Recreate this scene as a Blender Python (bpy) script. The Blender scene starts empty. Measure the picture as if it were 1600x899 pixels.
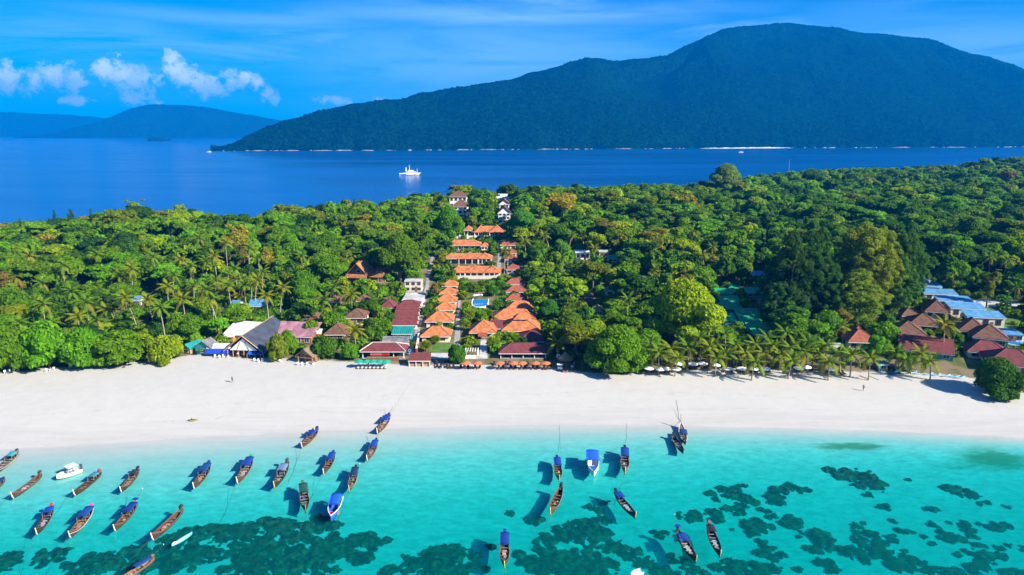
import bpy, math, random
import numpy as np
from math import radians as R, sin, cos, atan2, sqrt, pi
from mathutils import Vector
random.seed(7)
scn = bpy.context.scene
col = scn.collection
# ---------------------------------------------------------------- camera
H, F, PITCH = 65.0, 1067.0, R(12.9)
HAZE = 1.15e-4
cam_d = bpy.data.cameras.new('camera'); cam_d.lens = 24.0; cam_d.sensor_width = 36
cam_d.clip_start = 1.0; cam_d.clip_end = 60000
cam = bpy.data.objects.new('camera', cam_d); col.objects.link(cam)
cam.location = (0, 0, H); cam.rotation_euler = (R(90) - PITCH, 0, 0)
scn.camera = cam
# ---------------------------------------------------------------- light
scn.view_settings.view_transform = 'Standard'; scn.view_settings.look = 'None'
scn.view_settings.gamma = 1; scn.view_settings.exposure = 1.34
SUN_EL, SUN_AZ = R(32), R(117)          # azimuth clockwise from +Y
sd = Vector((sin(SUN_AZ)*cos(SUN_EL), cos(SUN_AZ)*cos(SUN_EL), sin(SUN_EL)))
sun_d = bpy.data.lights.new('sun', 'SUN'); sun_d.energy = 5.0; sun_d.angle = R(0.55); sun_d.color = (1.0, 0.93, 0.80)
sun = bpy.data.objects.new('sun', sun_d); col.objects.link(sun)
sun.rotation_euler = sd.to_track_quat('Z', 'Y').to_euler()
cy = scn.cycles
cy.use_denoising = True
try: cy.denoiser = 'OPENIMAGEDENOISE'
except Exception: pass
cy.max_bounces = 5; cy.diffuse_bounces = 2; cy.glossy_bounces = 2; cy.transmission_bounces = 3
cy.transparent_max_bounces = 8; cy.volume_bounces = 0; cy.caustics_reflective = False; cy.caustics_refractive = False
cy.use_adaptive_sampling = True; cy.adaptive_threshold = 0.02
# ---------------------------------------------------------------- projection between photo pixels and places
def ray(px, py):
    rx, ry = (px-800)/F, -(py-449.5)/F
    d = Vector((rx, cos(PITCH) + ry*sin(PITCH), -sin(PITCH) + ry*cos(PITCH)))
    return d.normalized()
def flat(px, py, z=0.0):
    d = ray(px, py); t = (z-H)/d.z
    return d.x*t, d.y*t
def proj(x, y, z):
    dz = z-H
    dep = y*cos(PITCH) - dz*sin(PITCH)
    up = y*sin(PITCH) + dz*cos(PITCH)
    return 800 + F*x/dep, 449.5 - F*up/dep, dep
# ---------------------------------------------------------------- noise
def _h(ix, iy, s):
    n = (ix.astype(np.int64)*374761393 + iy.astype(np.int64)*668265263 + s*974634541) & 0x7fffffff
    n = ((n ^ (n >> 13))*1274126177) & 0x7fffffff
    return ((n ^ (n >> 16)) & 0xffff)/65535.0
def vnoise(x, y, s=0):
    x = np.asarray(x, float); y = np.asarray(y, float)
    ix, iy = np.floor(x), np.floor(y); fx, fy = x-ix, y-iy
    fx = fx*fx*(3-2*fx); fy = fy*fy*(3-2*fy)
    ix = ix.astype(np.int64); iy = iy.astype(np.int64)
    a, b, c, d = _h(ix, iy, s), _h(ix+1, iy, s), _h(ix, iy+1, s), _h(ix+1, iy+1, s)
    return (a*(1-fx)+b*fx)*(1-fy) + (c*(1-fx)+d*fx)*fy
def fbm(x, y, s=0, o=4):
    t, a, n = 0, 0.5, 0
    for k in range(o):
        t = t + a*vnoise(x*2**k, y*2**k, s+k); n += a; a *= 0.5
    return t/n
def sstep(a, b, x):
    t = np.clip((x-a)/(b-a), 0, 1); return t*t*(3-2*t)
# ---------------------------------------------------------------- the lie of the land
def curve(pts, z):
    w = [flat(px, py, z) for px, py in pts]
    return np.array([a for a, b in w]), np.array([b for a, b in w])
WX, WY = curve([(-500,708),(-200,705),(0,701),(150,693),(300,683),(450,675),(600,669),(750,664),(900,663),(1050,664),(1200,667),(1350,671),(1500,678),(1600,684),(1800,700),(2300,740)], 0)
TX, TY = curve([(-400,600),(0,583),(60,578),(130,573),(250,564),(300,556),(400,560),(470,562),(540,566),(640,571),(700,568),(860,574),(880,578),(960,585),(1000,578),(1150,577),(1350,581),(1400,582),(1480,585),(1600,600),(1800,640),(2300,700)], 2.4)
LX = np.array([-260,-130,-40,0,60,110,200]); LV = np.array([50,44,34,25,18,13,10])
CU = np.array([-3,-1.2,-.94,-.75,-.56,-.375,-.19,-.075,.05,.19,.28,.42,.56,.75,.94,1.2,3]); CY = np.array([360,360,388,398,405,410,455,505,535,575,640,740,830,960,1060,1150,1150])
def coast(x, y): return np.interp(np.asarray(x)/np.maximum(np.asarray(y), 1), CU, CY)
def terrain(x, y):
    x = np.asarray(x, float); y = np.asarray(y, float)
    s = y - np.interp(x, WX, WY)
    L = np.interp(x, LX, LV)
    dep = 1.9*(1-np.exp(-(np.maximum(-s, 0)/L)**1.4)) + .022*np.maximum(-s-22, 0) + 0.12*np.clip(-s/20, 0, 1)*(fbm(x/14, y/9, 5, 3)-.5)
    up = 2.7*(1-np.exp(-np.maximum(s, 0)/20))
    z = np.where(s < 0, -dep, up)
    t = y - np.interp(x, TX, TY)
    z = z + sstep(0, 260, t)*(7 + 5*np.exp(-((x-20)/130)**2)) + sstep(30, 120, t)*2.5*(fbm(x/60, y/60, 9, 3)-.5)*2
    z = z + sstep(330, 640, t)*sstep(60, 420, x)*9
    c = sstep(-25, 45, y-coast(x, y))
    return z*(1-c) - 6*c
def gz(x, y): return float(terrain(x, y))
def at(px, py, h=0.0):
    """where the sight line of a pixel comes down to h above the ground"""
    d = ray(px, py)
    t = np.arange(60, 1500, 2.0)
    g = H + d.z*t - terrain(d.x*t, d.y*t) - h
    k = np.argmax(g < 0) if (g < 0).any() else len(t)-1
    lo, hi = t[max(k-1, 0)], t[k]
    for _ in range(14):
        m = (lo+hi)/2
        if H + d.z*m - gz(d.x*m, d.y*m) - h < 0: hi = m
        else: lo = m
    x, y = d.x*hi, d.y*hi
    return Vector((x, y, gz(x, y)))
def mpp(P):          # metres per photo pixel at a place
    return proj(P[0], P[1], P[2])[2]/F
# ---------------------------------------------------------------- node helpers
class N:
    def __init__(s, tree): s.t = tree; s.n = tree.nodes; s.l = tree.links
    def new(s, kind, **kw):
        n = s.n.new(kind)
        for k, v in kw.items():
            if k.startswith('i_'): n.inputs[k[2:].replace('_', ' ')].default_value = v
            else: setattr(n, k, v)
        return n
    def link(s, a, b): s.l.new(a, b)
    def math(s, op, a, b=None, c=None, clamp=False):
        n = s.n.new('ShaderNodeMath'); n.operation = op; n.use_clamp = clamp
        for i, v in enumerate((a, b, c)):
            if v is None: continue
            if isinstance(v, (int, float)): n.inputs[i].default_value = v
            else: s.l.new(v, n.inputs[i])
        return n.outputs[0]
    def mix(s, fac, a, b, blend='MIX'):
        n = s.n.new('ShaderNodeMix'); n.data_type = 'RGBA'; n.blend_type = blend
        for i, v in ((0, fac), (6, a), (7, b)):
            if isinstance(v, (int, float)): n.inputs[i].default_value = v
            elif isinstance(v, tuple): n.inputs[i].default_value = (*v, 1) if len(v) == 3 else v
            else: s.l.new(v, n.inputs[i])
        return n.outputs[2]
    def noise(s, vec, scale, detail=4, rough=.55, dist=0.0):
        n = s.n.new('ShaderNodeTexNoise'); n.inputs['Scale'].default_value = scale
        n.inputs['Detail'].default_value = detail; n.inputs['Roughness'].default_value = rough; n.inputs['Distortion'].default_value = dist
        if vec is not None: s.l.new(vec, n.inputs['Vector'])
        return n.outputs['Fac']
    def smooth(s, v, a, b, lo=0.0, hi=1.0):
        n = s.n.new('ShaderNodeMapRange'); n.interpolation_type = 'SMOOTHSTEP'
        s.l.new(v, n.inputs[0]); n.inputs[1].default_value = a; n.inputs[2].default_value = b; n.inputs[3].default_value = lo; n.inputs[4].default_value = hi
        return n.outputs[0]
    def mapped(s, vec, scale):
        n = s.n.new('ShaderNodeVectorMath'); n.operation = 'MULTIPLY'; s.l.new(vec, n.inputs[0]); n.inputs[1].default_value = scale
        return n.outputs[0]
    def bump(s, h, strength, dist):
        n = s.n.new('ShaderNodeBump'); n.inputs['Strength'].default_value = strength; n.inputs['Distance'].default_value = dist
        s.l.new(h, n.inputs['Height']); return n.outputs[0]
# ---------------------------------------------------------------- sky with clouds
world = bpy.data.worlds.new('World'); scn.world = world; world.use_nodes = True
w = N(world.node_tree); w.n.clear()
sky = w.new('ShaderNodeTexSky', sky_type='NISHITA', sun_disc=False, sun_elevation=SUN_EL, sun_rotation=SUN_AZ, altitude=60, air_density=1.0, dust_density=0.35, ozone_density=3.5)
hs = w.new('ShaderNodeHueSaturation', i_Saturation=1.3, i_Value=1.0); w.link(sky.outputs[0], hs.inputs['Color'])
tint = w.mix(1.0, hs.outputs[0], (0.0, 0.62, 1.10), 'MULTIPLY')
tc = w.new('ShaderNodeTexCoord'); sep = w.new('ShaderNodeSeparateXYZ'); w.link(tc.outputs['Generated'], sep.inputs[0])
az = w.math('ARCTAN2', sep.outputs[0], sep.outputs[1]); el = w.math('ARCSINE', sep.outputs[2])
cmb = w.new('ShaderNodeCombineXYZ'); w.link(az, cmb.inputs[0]); w.link(el, cmb.inputs[1])
def azel(px, py):
    d = ray(px, py); return atan2(d.x, d.y), math.asin(d.z)
# thin high cloud: streaks drawn out sideways, all round the sky
cir = w.noise(w.mapped(cmb.outputs[0], (2.2, 16.0, 1)), 1.6, 6, .62, .6)
cir2 = w.noise(w.mapped(cmb.outputs[0], (1.3, 5.0, 1)), 1.7, 3, .5)
veil = w.math('MULTIPLY', w.smooth(cir, .36, .72), w.smooth(cir2, .34, .62))
veil = w.math('MULTIPLY', veil, w.smooth(el, .02, .10))
sheet = None
for (px, py, rx, ry, k) in ((790,110,420,100,.8),(820,25,420,24,.8),(1520,85,230,55,.8),(420,32,330,16,.5),(1480,20,300,40,.3)):
    a0, e0 = azel(px, py)
    dx = w.math('DIVIDE', w.math('SUBTRACT', az, a0), rx/F); dy = w.math('DIVIDE', w.math('SUBTRACT', el, e0), ry/F)
    dd = w.math('SQRT', w.math('ADD', w.math('MULTIPLY', dx, dx), w.math('MULTIPLY', dy, dy)))
    m = w.math('MULTIPLY', w.smooth(dd, 1.15, .0), k)
    sheet = m if sheet is None else w.math('MAXIMUM', sheet, m)
sheet = w.math('MULTIPLY', sheet, w.smooth(cir, .18, .62))
thin = w.math('MAXIMUM', w.math('MULTIPLY', veil, .55), w.math('MULTIPLY', sheet, .8))
skyc = w.mix(thin, tint, (3.6, 6.2, 9.6))
# fair weather heaps above the far islands
puff = None
for (px, py, r) in ((14,124,26),(-12,116,24),(82,122,26),(112,123,20),(55,124,18),(165,112,22),(190,116,26),(220,123,22),(242,128,16),(268,92,14),(277,106,18),(290,122,24),(312,132,26),(335,137,20),(352,116,13),(362,126,18),(382,124,14),(400,132,16),(420,147,16),(205,154,-30),(118,157,-22),(522,156,-26),(600,161,-24),(-120,110,30),(-180,125,34),(-260,120,30),(-420,115,40)):
    a0, e0 = azel(px, py)
    dx = w.math('SUBTRACT', az, a0); dy = w.math('SUBTRACT', el, e0)
    dy = w.math('MULTIPLY', dy, 1.15 if r > 0 else 2.8); r = abs(r)
    dd = w.math('SQRT', w.math('ADD', w.math('MULTIPLY', dx, dx), w.math('MULTIPLY', dy, dy)))
    m = w.math('SUBTRACT', 1.0, w.math('DIVIDE', dd, 1.22*r/F))
    puff = m if puff is None else w.math('MAXIMUM', puff, m)
lump = w.noise(cmb.outputs[0], 46, 10, .70, .15)
lump2 = w.noise(cmb.outputs[0], 24, 5, .6)
cl = w.smooth(w.math('ADD', puff, w.math('MULTIPLY', w.math('SUBTRACT', lump, .52), 2.9)), .10, .80)
shade = w.mix(w.math('MULTIPLY', w.smooth(lump2, .25, .6), w.smooth(el, azel(0, 150)[1], azel(0, 105)[1], .25, 1)), (5.0, 7.0, 10.5), (10.5, 11.0, 13.0))
skyc = w.mix(w.math('MULTIPLY', cl, .74), skyc, shade)
bg = w.new('ShaderNodeBackground', i_Strength=0.059); w.link(skyc, bg.inputs[0])
wo = w.new('ShaderNodeOutputWorld'); w.link(bg.outputs[0], wo.inputs[0])
# ---------------------------------------------------------------- materials
def mat(name):
    m = bpy.data.materials.new(name); m.use_nodes = True; n = N(m.node_tree); n.n.clear()
    out = n.new('ShaderNodeOutputMaterial'); return m, n, out
def simple(name, c, rough=.7, var=.25, scale=2.0, stretch=(1,1,1), bump=0.0, spec=.3, wave=None, objcol=False):
    """a plain surface: its own colour with worn, blotchy variation; wave = courses or corrugation (axis, per metre)"""
    m, n, out = mat(name); p = n.new('ShaderNodeBsdfPrincipled'); n.link(p.outputs[0], out.inputs[0])
    p.inputs['Roughness'].default_value = rough; p.inputs['Specular IOR Level'].default_value = spec
    t = n.new('ShaderNodeTexCoord').outputs['Object']
    f = n.noise(n.mapped(t, stretch), scale, 5, .65)
    f = n.smooth(f, .28, .72)
    if objcol:
        base = n.new('ShaderNodeObjectInfo').outputs['Color']
        dark = n.mix(1.0, base, (1-var,)*3, 'MULTIPLY'); lite = n.mix(1.0, base, (1+var*.6,)*3, 'MULTIPLY')
        cc = n.mix(f, dark, lite)
    else:
        cc = n.mix(f, tuple(x*(1-var) for x in c), tuple(min(x*(1+var*.6), .95) for x in c))
    if wave:
        ax, k = wave; wv = n.new('ShaderNodeTexWave', wave_type='BANDS', bands_direction=ax); wv.inputs['Scale'].default_value = k*0.314
        wv.inputs['Distortion'].default_value = .3; n.link(t, wv.inputs['Vector'])
        cc = n.mix(n.smooth(wv.outputs['Fac'], .0, .35, .35, 0), cc, tuple(x*.45 for x in c) if not objcol else (0.05,.04,.03))
        n.link(n.bump(wv.outputs['Fac'], .5, .06), p.inputs['Normal'])
    elif bump: n.link(n.bump(f, .6, bump), p.inputs['Normal'])
    n.link(cc, p.inputs['Base Color']); return m
M = {}
# sand and forest soil, one sheet; 'soil' says where the wood begins, 'weed' where sea grass grows
m, n, out = mat('sand'); p = n.new('ShaderNodeBsdfPrincipled'); n.link(p.outputs[0], out.inputs[0]); p.inputs['Roughness'].default_value = .9; p.inputs['Specular IOR Level'].default_value = .15
g = n.new('ShaderNodeNewGeometry').outputs['Position']; sx = n.new('ShaderNodeSeparateXYZ'); n.link(g, sx.inputs[0])
f1 = n.noise(g, .35, 6, .6); f2 = n.noise(n.mapped(g, (.05, .5, 1)), 1.0, 4, .6); f3 = n.noise(g, 3.5, 4, .7); f4 = n.noise(n.mapped(g, (.6, 1.6, 1)), 1.1, 5, .75)
dry = n.mix(n.smooth(f1, .3, .7), (.442,.424,.382), (.468,.450,.408))
dry = n.mix(n.math('MULTIPLY', n.smooth(f4, .60, .80), .14), dry, (.40,.37,.33))
wet = n.mix(n.smooth(f2, .3, .7), (.400,.386,.352), (.440,.424,.388))
wl = n.math('ADD', sx.outputs[2], n.math('MULTIPLY', n.math('SUBTRACT', f2, .5), 1.0))
cc = n.mix(n.smooth(wl, .35, 1.3), wet, dry)
# strand lines left by falling tides, and a trodden belt along the trees
tl = n.math('ADD', sx.outputs[2], n.math('MULTIPLY', n.math('SUBTRACT', n.noise(n.mapped(g, (.03, .12, 1)), 1.0, 4, .6), .5), .9))
tw = n.math('ABSOLUTE', n.math('SUBTRACT', n.math('FRACT', n.math('MULTIPLY', tl, 1.7)), .5))
sl = n.math('MULTIPLY', n.smooth(tw, .09, .0), n.smooth(n.noise(n.mapped(g, (.5, 1.2, 1)), 1.6, 5, .75), .48, .66)); sl = n.math('MULTIPLY', sl, n.smooth(sx.outputs[2], 2.3, 1.7)); sl = n.math('MULTIPLY', sl, n.smooth(sx.outputs[2], .15, .3))
cc = n.mix(n.math('MULTIPLY', sl, .34), cc, (.22,.19,.13))
tr_ = n.math('MULTIPLY', n.smooth(n.noise(n.mapped(g, (1, 1.6, 1)), 1.9, 3, .8), .52, .66), n.smooth(sx.outputs[2], 1.9, 2.35))
cc = n.mix(n.math('MULTIPLY', tr_, .22), cc, (.28,.25,.20))
drift = n.math('MULTIPLY', n.smooth(n.noise(n.mapped(g, (.08, .9, 1)), 1.2, 5, .7), .60, .72), n.smooth(sx.outputs[2], .45, .1)); drift = n.math('MULTIPLY', drift, n.smooth(sx.outputs[2], -.5, -.05))
cc = n.mix(n.math('MULTIPLY', drift, .45), cc, (.30,.27,.18))
bedf = n.mix(n.smooth(n.noise(n.mapped(g, (.45, 1, 1)), .9, 7, .8), .3, .7), (.36,.36,.325), (.60,.59,.55))
cc = n.mix(n.smooth(sx.outputs[2], .05, -.9), cc, bedf)
weed = n.new('ShaderNodeAttribute', attribute_name='weed').outputs['Fac']
cc = n.mix(n.smooth(n.math('ADD', weed, n.math('MULTIPLY', n.math('SUBTRACT', n.noise(n.mapped(g,(.5,1.5,1)), .6, 6, .7), .5), 1.0)), .25, .8, 0, .85), cc, (.10,.16,.04))
soil = n.new('ShaderNodeAttribute', attribute_name='soil').outputs['Fac']
sm = n.smooth(n.math('ADD', soil, n.math('MULTIPLY', n.math('SUBTRACT', n.noise(g, .35, 5, .65), .5), .9)), .35, .65)
soilc = n.mix(n.smooth(n.noise(g, .22, 5, .6), .38, .62), (.075,.10,.022), (.20,.15,.085))
cc = n.mix(sm, cc, soilc)
n.link(cc, p.inputs['Base Color']); n.link(n.bump(n.math('ADD', f3, n.math('MULTIPLY', f1, 2)), .35, .12), p.inputs['Normal'])
M['sand'] = m
# lagoon water: clear surface, a body that swallows red light
m, n, out = mat('lagoon_water')
tr = n.new('ShaderNodeBsdfTransparent'); gl = n.new('ShaderNodeBsdfGlossy', i_Roughness=.06)
g = n.new('ShaderNodeNewGeometry').outputs['Position']
wv = n.math('ADD', n.noise(n.mapped(g, (1,1.7,1)), 1.3, 3, .6), n.math('MULTIPLY', n.noise(n.mapped(g, (1,1.6,1)), .28, 3, .5), 2))
b = n.bump(wv, .3, .09); n.link(b, gl.inputs['Normal'])
dt = n.new('ShaderNodeVectorMath', operation='DOT_PRODUCT'); ge = n.new('ShaderNodeNewGeometry'); n.link(ge.outputs['Normal'], dt.inputs[0]); n.link(ge.outputs['Incoming'], dt.inputs[1])
fres = n.math('ADD', .015, n.math('MULTIPLY', .62, n.math('POWER', n.math('SUBTRACT', 1.0, n.math('ABSOLUTE', dt.outputs['Value']), clamp=True), 5.0)))
mx = n.new('ShaderNodeMixShader'); n.link(fres, mx.inputs[0]); n.link(tr.outputs[0], mx.inputs[1]); n.link(gl.outputs[0], mx.inputs[2]); n.link(mx.outputs[0], out.inputs[0])
va = n.new('ShaderNodeVolumeAbsorption', i_Density=.74); va.inputs['Color'].default_value = (0, .905, .90, 1)
vs = n.new('ShaderNodeVolumeScatter', i_Density=.05); vs.inputs['Color'].default_value = (0, .95, 1, 1); ad = n.new('ShaderNodeAddShader'); n.link(va.outputs[0], ad.inputs[0]); n.link(vs.outputs[0], ad.inputs[1]); n.link(ad.outputs[0], out.inputs['Volume'])
M['lagoon'] = m
# open sea
m, n, out = mat('sea_water'); p = n.new('ShaderNodeBsdfPrincipled'); n.link(p.outputs[0], out.inputs[0])
g = n.new('ShaderNodeNewGeometry').outputs['Position']
streak = n.noise(n.mapped(g, (.0012, .006, 1)), 1.0, 5, .6)
n.link(n.mix(n.smooth(streak, .35, .65), (.0004,.05,.20), (.0006,.07,.26)), p.inputs['Base Color'])
n.link(n.smooth(streak, .3, .7, .15, .27), p.inputs['Roughness']); p.inputs['IOR'].default_value = 1.33
n.link(n.bump(n.noise(n.mapped(g, (.1,.22,1)), 1.0, 5, .6), .3, .8), p.inputs['Normal'])
M['sea'] = m
# ---------------------------------------------------------------- mesh builders
def mesh_np(name, V, Q, mat=None, attrs=None, smooth=False, k=4):
    me = bpy.data.meshes.new(name); V = np.asarray(V, np.float32); Q = np.asarray(Q, np.int32)
    me.vertices.add(len(V)); me.vertices.foreach_set('co', V.ravel())
    me.loops.add(Q.size); me.loops.foreach_set('vertex_index', Q.ravel())
    me.polygons.add(len(Q)); me.polygons.foreach_set('loop_start', np.arange(0, Q.size, k, dtype=np.int32))
    try: me.polygons.foreach_set('loop_total', np.full(len(Q), k, np.int32))
    except Exception: pass
    me.polygons.foreach_set('use_smooth', np.full(len(Q), smooth, bool))
    for an, (ty, val) in (attrs or {}).items():
        a = me.attributes.new(an, ty, 'POINT')
        a.data.foreach_set('color' if ty == 'FLOAT_COLOR' else 'value', np.asarray(val, np.float32).ravel())
    me.update(calc_edges=True); me.validate()
    if mat: me.materials.append(mat)
    return me
def link(name, me, parent=None, loc=None, **props):
    o = bpy.data.objects.new(name, me); col.objects.link(o)
    if parent is not None: o.parent = parent
    if loc is not None: o.location = loc
    for k, v in props.items(): o[k] = v
    return o
def grid_q(nx, ny):
    i, j = np.meshgrid(np.arange(nx-1), np.arange(ny-1), indexing='ij'); a = (i*ny+j).ravel()
    return np.stack([a, a+ny, a+ny+1, a+1], 1)
# ground
gx = np.concatenate([np.arange(-760, -260, 10), np.arange(-260, 260, 2.0), np.arange(260, 1250, 10)])
gy = np.concatenate([np.arange(-220, 60, 10), np.arange(60, 235, 1.4), np.arange(235, 1300, 7)])
GX, GY = np.meshgrid(gx, gy, indexing='ij'); GZ = terrain(GX, GY)
soil = sstep(-3.5, 4.5, GY - np.interp(GX, TX, TY))
weed = np.zeros_like(GX)
for (px, py, rx, ry, k) in ((1555,712,75,20,.8),(1500,722,70,8,.5),(1330,694,75,7,.85),(1440,726,60,5,.3)):
    a = flat(px, py); s = mpp((a[0], a[1], 0))
    sy = abs(flat(px, py-ry)[1]-a[1])
    weed = np.maximum(weed, k*np.clip(1.3-np.hypot((GX-a[0])/(rx*s), (GY-a[1])/sy), 0, 1))
Q = grid_q(len(gx), len(gy)); V = np.stack([GX, GY, GZ], -1).reshape(-1, 3)
cyq = V[Q].mean(1); far = cyq[:, 1] > np.interp(cyq[:, 0], TX, TY) + 6
att = {'soil': ('FLOAT', soil.ravel()), 'weed': ('FLOAT', weed.ravel())}
def sub(name, sel, mat):
    q = Q[sel]; u, inv = np.unique(q, return_inverse=True)
    a = {k: (t, v[u]) for k, (t, v) in att.items()}
    return link(name, mesh_np(name, V[u], inv.reshape(q.shape), mat, a, True), kind='structure')
sub('beach', ~far, M['sand']); sub('forest_ground', far, M['sand'])
# lagoon: a closed body of water; open sea all round the land
def box_np(x0, x1, y0, y1, z0, z1):
    v = [(x0,y0,z0),(x1,y0,z0),(x1,y1,z0),(x0,y1,z0),(x0,y0,z1),(x1,y0,z1),(x1,y1,z1),(x0,y1,z1)]
    return v, [(0,3,2,1),(4,5,6,7),(0,1,5,4),(1,2,6,5),(2,3,7,6),(3,0,4,7)]
v, q = box_np(-700, 1200, -200, 172, -9, 0); link('lagoon_water', mesh_np('lagoon_water', v, q, M['lagoon']), kind='structure')
xs, ys = [-11800, -700, 1200, 11800], [-11800, -200, 172, 11800]
v = [(x, y, 0) for x in xs for y in ys]
q = [t for k, t in enumerate(grid_q(4, 4)) if k != 4]
link('sea', mesh_np('sea', v, q, M['sea']), kind='structure')
# ---------------------------------------------------------------- far islands
def leafy_hill(name, c1, c2, scale):
    m, n, out = mat(name); p = n.new('ShaderNodeBsdfPrincipled'); n.link(p.outputs[0], out.inputs[0]); p.inputs['Roughness'].default_value = .9; p.inputs['Specular IOR Level'].default_value = 0
    g = n.new('ShaderNodeNewGeometry').outputs['Position']
    v = n.new('ShaderNodeTexVoronoi'); v.inputs['Scale'].default_value = scale; n.link(g, v.inputs['Vector'])
    sc = n.new('ShaderNodeSeparateColor'); n.link(v.outputs['Color'], sc.inputs[0])
    f = n.math('ADD', n.math('MULTIPLY', sc.outputs[0], .65), n.math('MULTIPLY', n.noise(g, .0032, 6, .65), .95))
    cc = n.mix(n.smooth(f, .45, 1.15), c1, c2)
    att = n.new('ShaderNodeAttribute', attribute_name='shore').outputs['Fac']
    cc = n.mix(att, cc, (.55,.52,.46))
    n.link(cc, p.inputs['Base Color'])
    n.link(n.bump(v.outputs['Distance'], 1.0, -6.0), p.inputs['Normal'])
    return m
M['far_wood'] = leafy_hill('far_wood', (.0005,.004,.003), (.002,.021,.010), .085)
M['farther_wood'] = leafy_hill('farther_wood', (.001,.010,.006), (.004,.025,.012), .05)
def island(name, sil, base, depth_k, mat, nu, nv, crown, seed, rough):
    """a wooded hill range: sil = skyline (azimuth px, py), base = (px, metres to the shore)"""
    px = np.linspace(sil[0][0], sil[-1][0], nu)
    sy = np.interp(px, [a for a, b in sil], [b for a, b in sil])
    d0 = np.interp(px, [a for a, b in base], [b for a, b in base])
    wob = 70*(fbm(px/45, px*0, seed, 4)-.5) + 18*(vnoise(px/9, px*0, seed+5)-.5)
    # height at the ridge that meets the skyline from the camera
    ux = (px-800)/F
    hgt = np.zeros(nu); dr = np.zeros(nu)
    for i in range(nu):
        d = ray(px[i], sy[i]); hor = d.z/d.y
        D = d0[i] + 60
        for _ in range(12):
            h = H + hor*D; D = d0[i] + 60 + max(h, 1)*depth_k
        hgt[i] = max(H + hor*D, 2); dr[i] = D
    t = np.concatenate([np.linspace(0, .12, int(nv*.22), endpoint=False), np.linspace(.12, 1, int(nv*.53), endpoint=False), np.linspace(1, 2.0, nv-int(nv*.22)-int(nv*.53))])
    ker = np.hanning(2*(nu//40)+3); ker /= ker.sum(); pad = len(ker)//2
    dr = np.convolve(np.pad(dr, pad, 'edge'), ker, 'valid')
    hgt = np.array([max(2, H + ray(px[i], sy[i]).z/ray(px[i], sy[i]).y*dr[i]) for i in range(nu)])
    Dm = d0[:, None] + (dr-d0)[:, None]*t[None, :] + wob[:, None]*np.clip(1-t*6, 0, 1)[None, :]
    d0 = d0 + wob
    X = ux[:, None]*Dm/1.0; Y = Dm
    er = (hgt-H)/dr; e0 = -H/d0; tt = np.clip(t, 0, 1)
    E = e0[:, None] + (er-e0)[:, None]*(np.sin(tt*pi/2)**1.05)[None, :]
    Z = np.where(t[None, :] <= 1, H + E*Dm, hgt[:, None]*np.cos(np.clip(t-1, 0, 1)*pi/2)[None, :])
    env = np.minimum(1, np.minimum(t, np.clip(2.0-t, 0, 1))*2.2)*np.where((t > .82) & (t < 1.25), .06, 1)
    spur = (1-np.abs(2*fbm(X/620, Y/1100, seed+20, 4)-1))
    Z = Z*(1 + env[None, :]*rough*(np.minimum(spur, .9)-.82))
    land = sstep(.0, .015, t)[None, :]
    # tree crowns: round heads on a jittered lattice, two sizes
    def heads(s, sd):
        cx, cy_ = np.floor(X/s), np.floor(Y/s); best = np.full(X.shape, 9.0); hh = np.zeros(X.shape)
        for a in (-1, 0, 1):
            for b in (-1, 0, 1):
                ix, iy = (cx+a).astype(np.int64), (cy_+b).astype(np.int64)
                qx = (ix+.15+.7*_h(ix, iy, sd))*s; qy = (iy+.15+.7*_h(ix, iy, sd+1))*s
                d = np.hypot(X-qx, Y-qy)/s; k = _h(ix, iy, sd+2)
                v = np.sqrt(np.clip(1-(d/.72)**2, 0, 1))*(.45+.75*k)
                hh = np.maximum(hh, v)
        return hh
    Z = Z + land*crown*(.45+1.3*vnoise(X/85, Y/85, seed+70))*(heads(crown*1.1, seed+40)*.75 + .5*heads(crown*2.3, seed+50) + .7*(fbm(X/31, Y/37, seed+60, 4)-.4)) - 3*(1-land)
    shore = (1-land)*np.ones_like(X)*0.0 + np.where((Z < 6) & (t[None, :] < .1), .0, 0.0)
    V = np.stack([X, Y, Z], -1).reshape(-1, 3)
    return link(name, mesh_np(name, V, grid_q(nu, nv), mat, {'shore': ('FLOAT', shore.ravel())}, True), kind='structure'), (px, d0)
SIL = [(338,238),(352,236),(365,231),(380,226),(400,217),(420,208),(455,194),(485,186),(510,178),(535,170),(555,166),(610,161),(635,160),(660,151),(720,141),(770,131),(800,127),(820,120),(850,112),(880,103),(895,99),(912,95),(925,95),(960,98),(975,95),(1000,92),(1030,88),(1050,78),(1070,69),(1100,53),(1115,46),(1130,43),(1160,42),(1190,38),(1215,40),(1240,43),(1275,44),(1300,51),(1320,54),(1360,58),(1400,61),(1430,66),(1450,74),(1480,85),(1520,95),(1550,105),(1570,115),(1600,125),(1680,140),(1780,170),(1900,205),(1960,236)]
_, SHORE = island('mountain', SIL, [(338,2350),(600,2400),(800,2520),(1000,2640),(1200,2760),(1400,2850),(1600,2950),(1960,3200)], 2.2, M['far_wood'], 1150, 300, 8.5, 3, .50)
SIL2 = [(40,221),(90,212),(140,200),(175,191),(203,180),(225,170),(250,166),(270,164),(300,165),(335,169),(370,175),(400,180),(430,186),(452,191),(475,198),(492,206),(508,213),(515,216)]
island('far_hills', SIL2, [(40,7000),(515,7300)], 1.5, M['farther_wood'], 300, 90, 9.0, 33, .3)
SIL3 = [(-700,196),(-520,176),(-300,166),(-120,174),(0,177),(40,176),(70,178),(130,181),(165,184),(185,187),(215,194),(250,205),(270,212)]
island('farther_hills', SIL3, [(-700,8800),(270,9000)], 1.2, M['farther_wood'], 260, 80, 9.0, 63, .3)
island('islet', [(243,222),(249,218),(257,217),(265,217),(272,220),(278,222)], [(243,4700),(278,4700)], 1.2, M['farther_wood'], 60, 40, 7.0, 43, .1)
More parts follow.
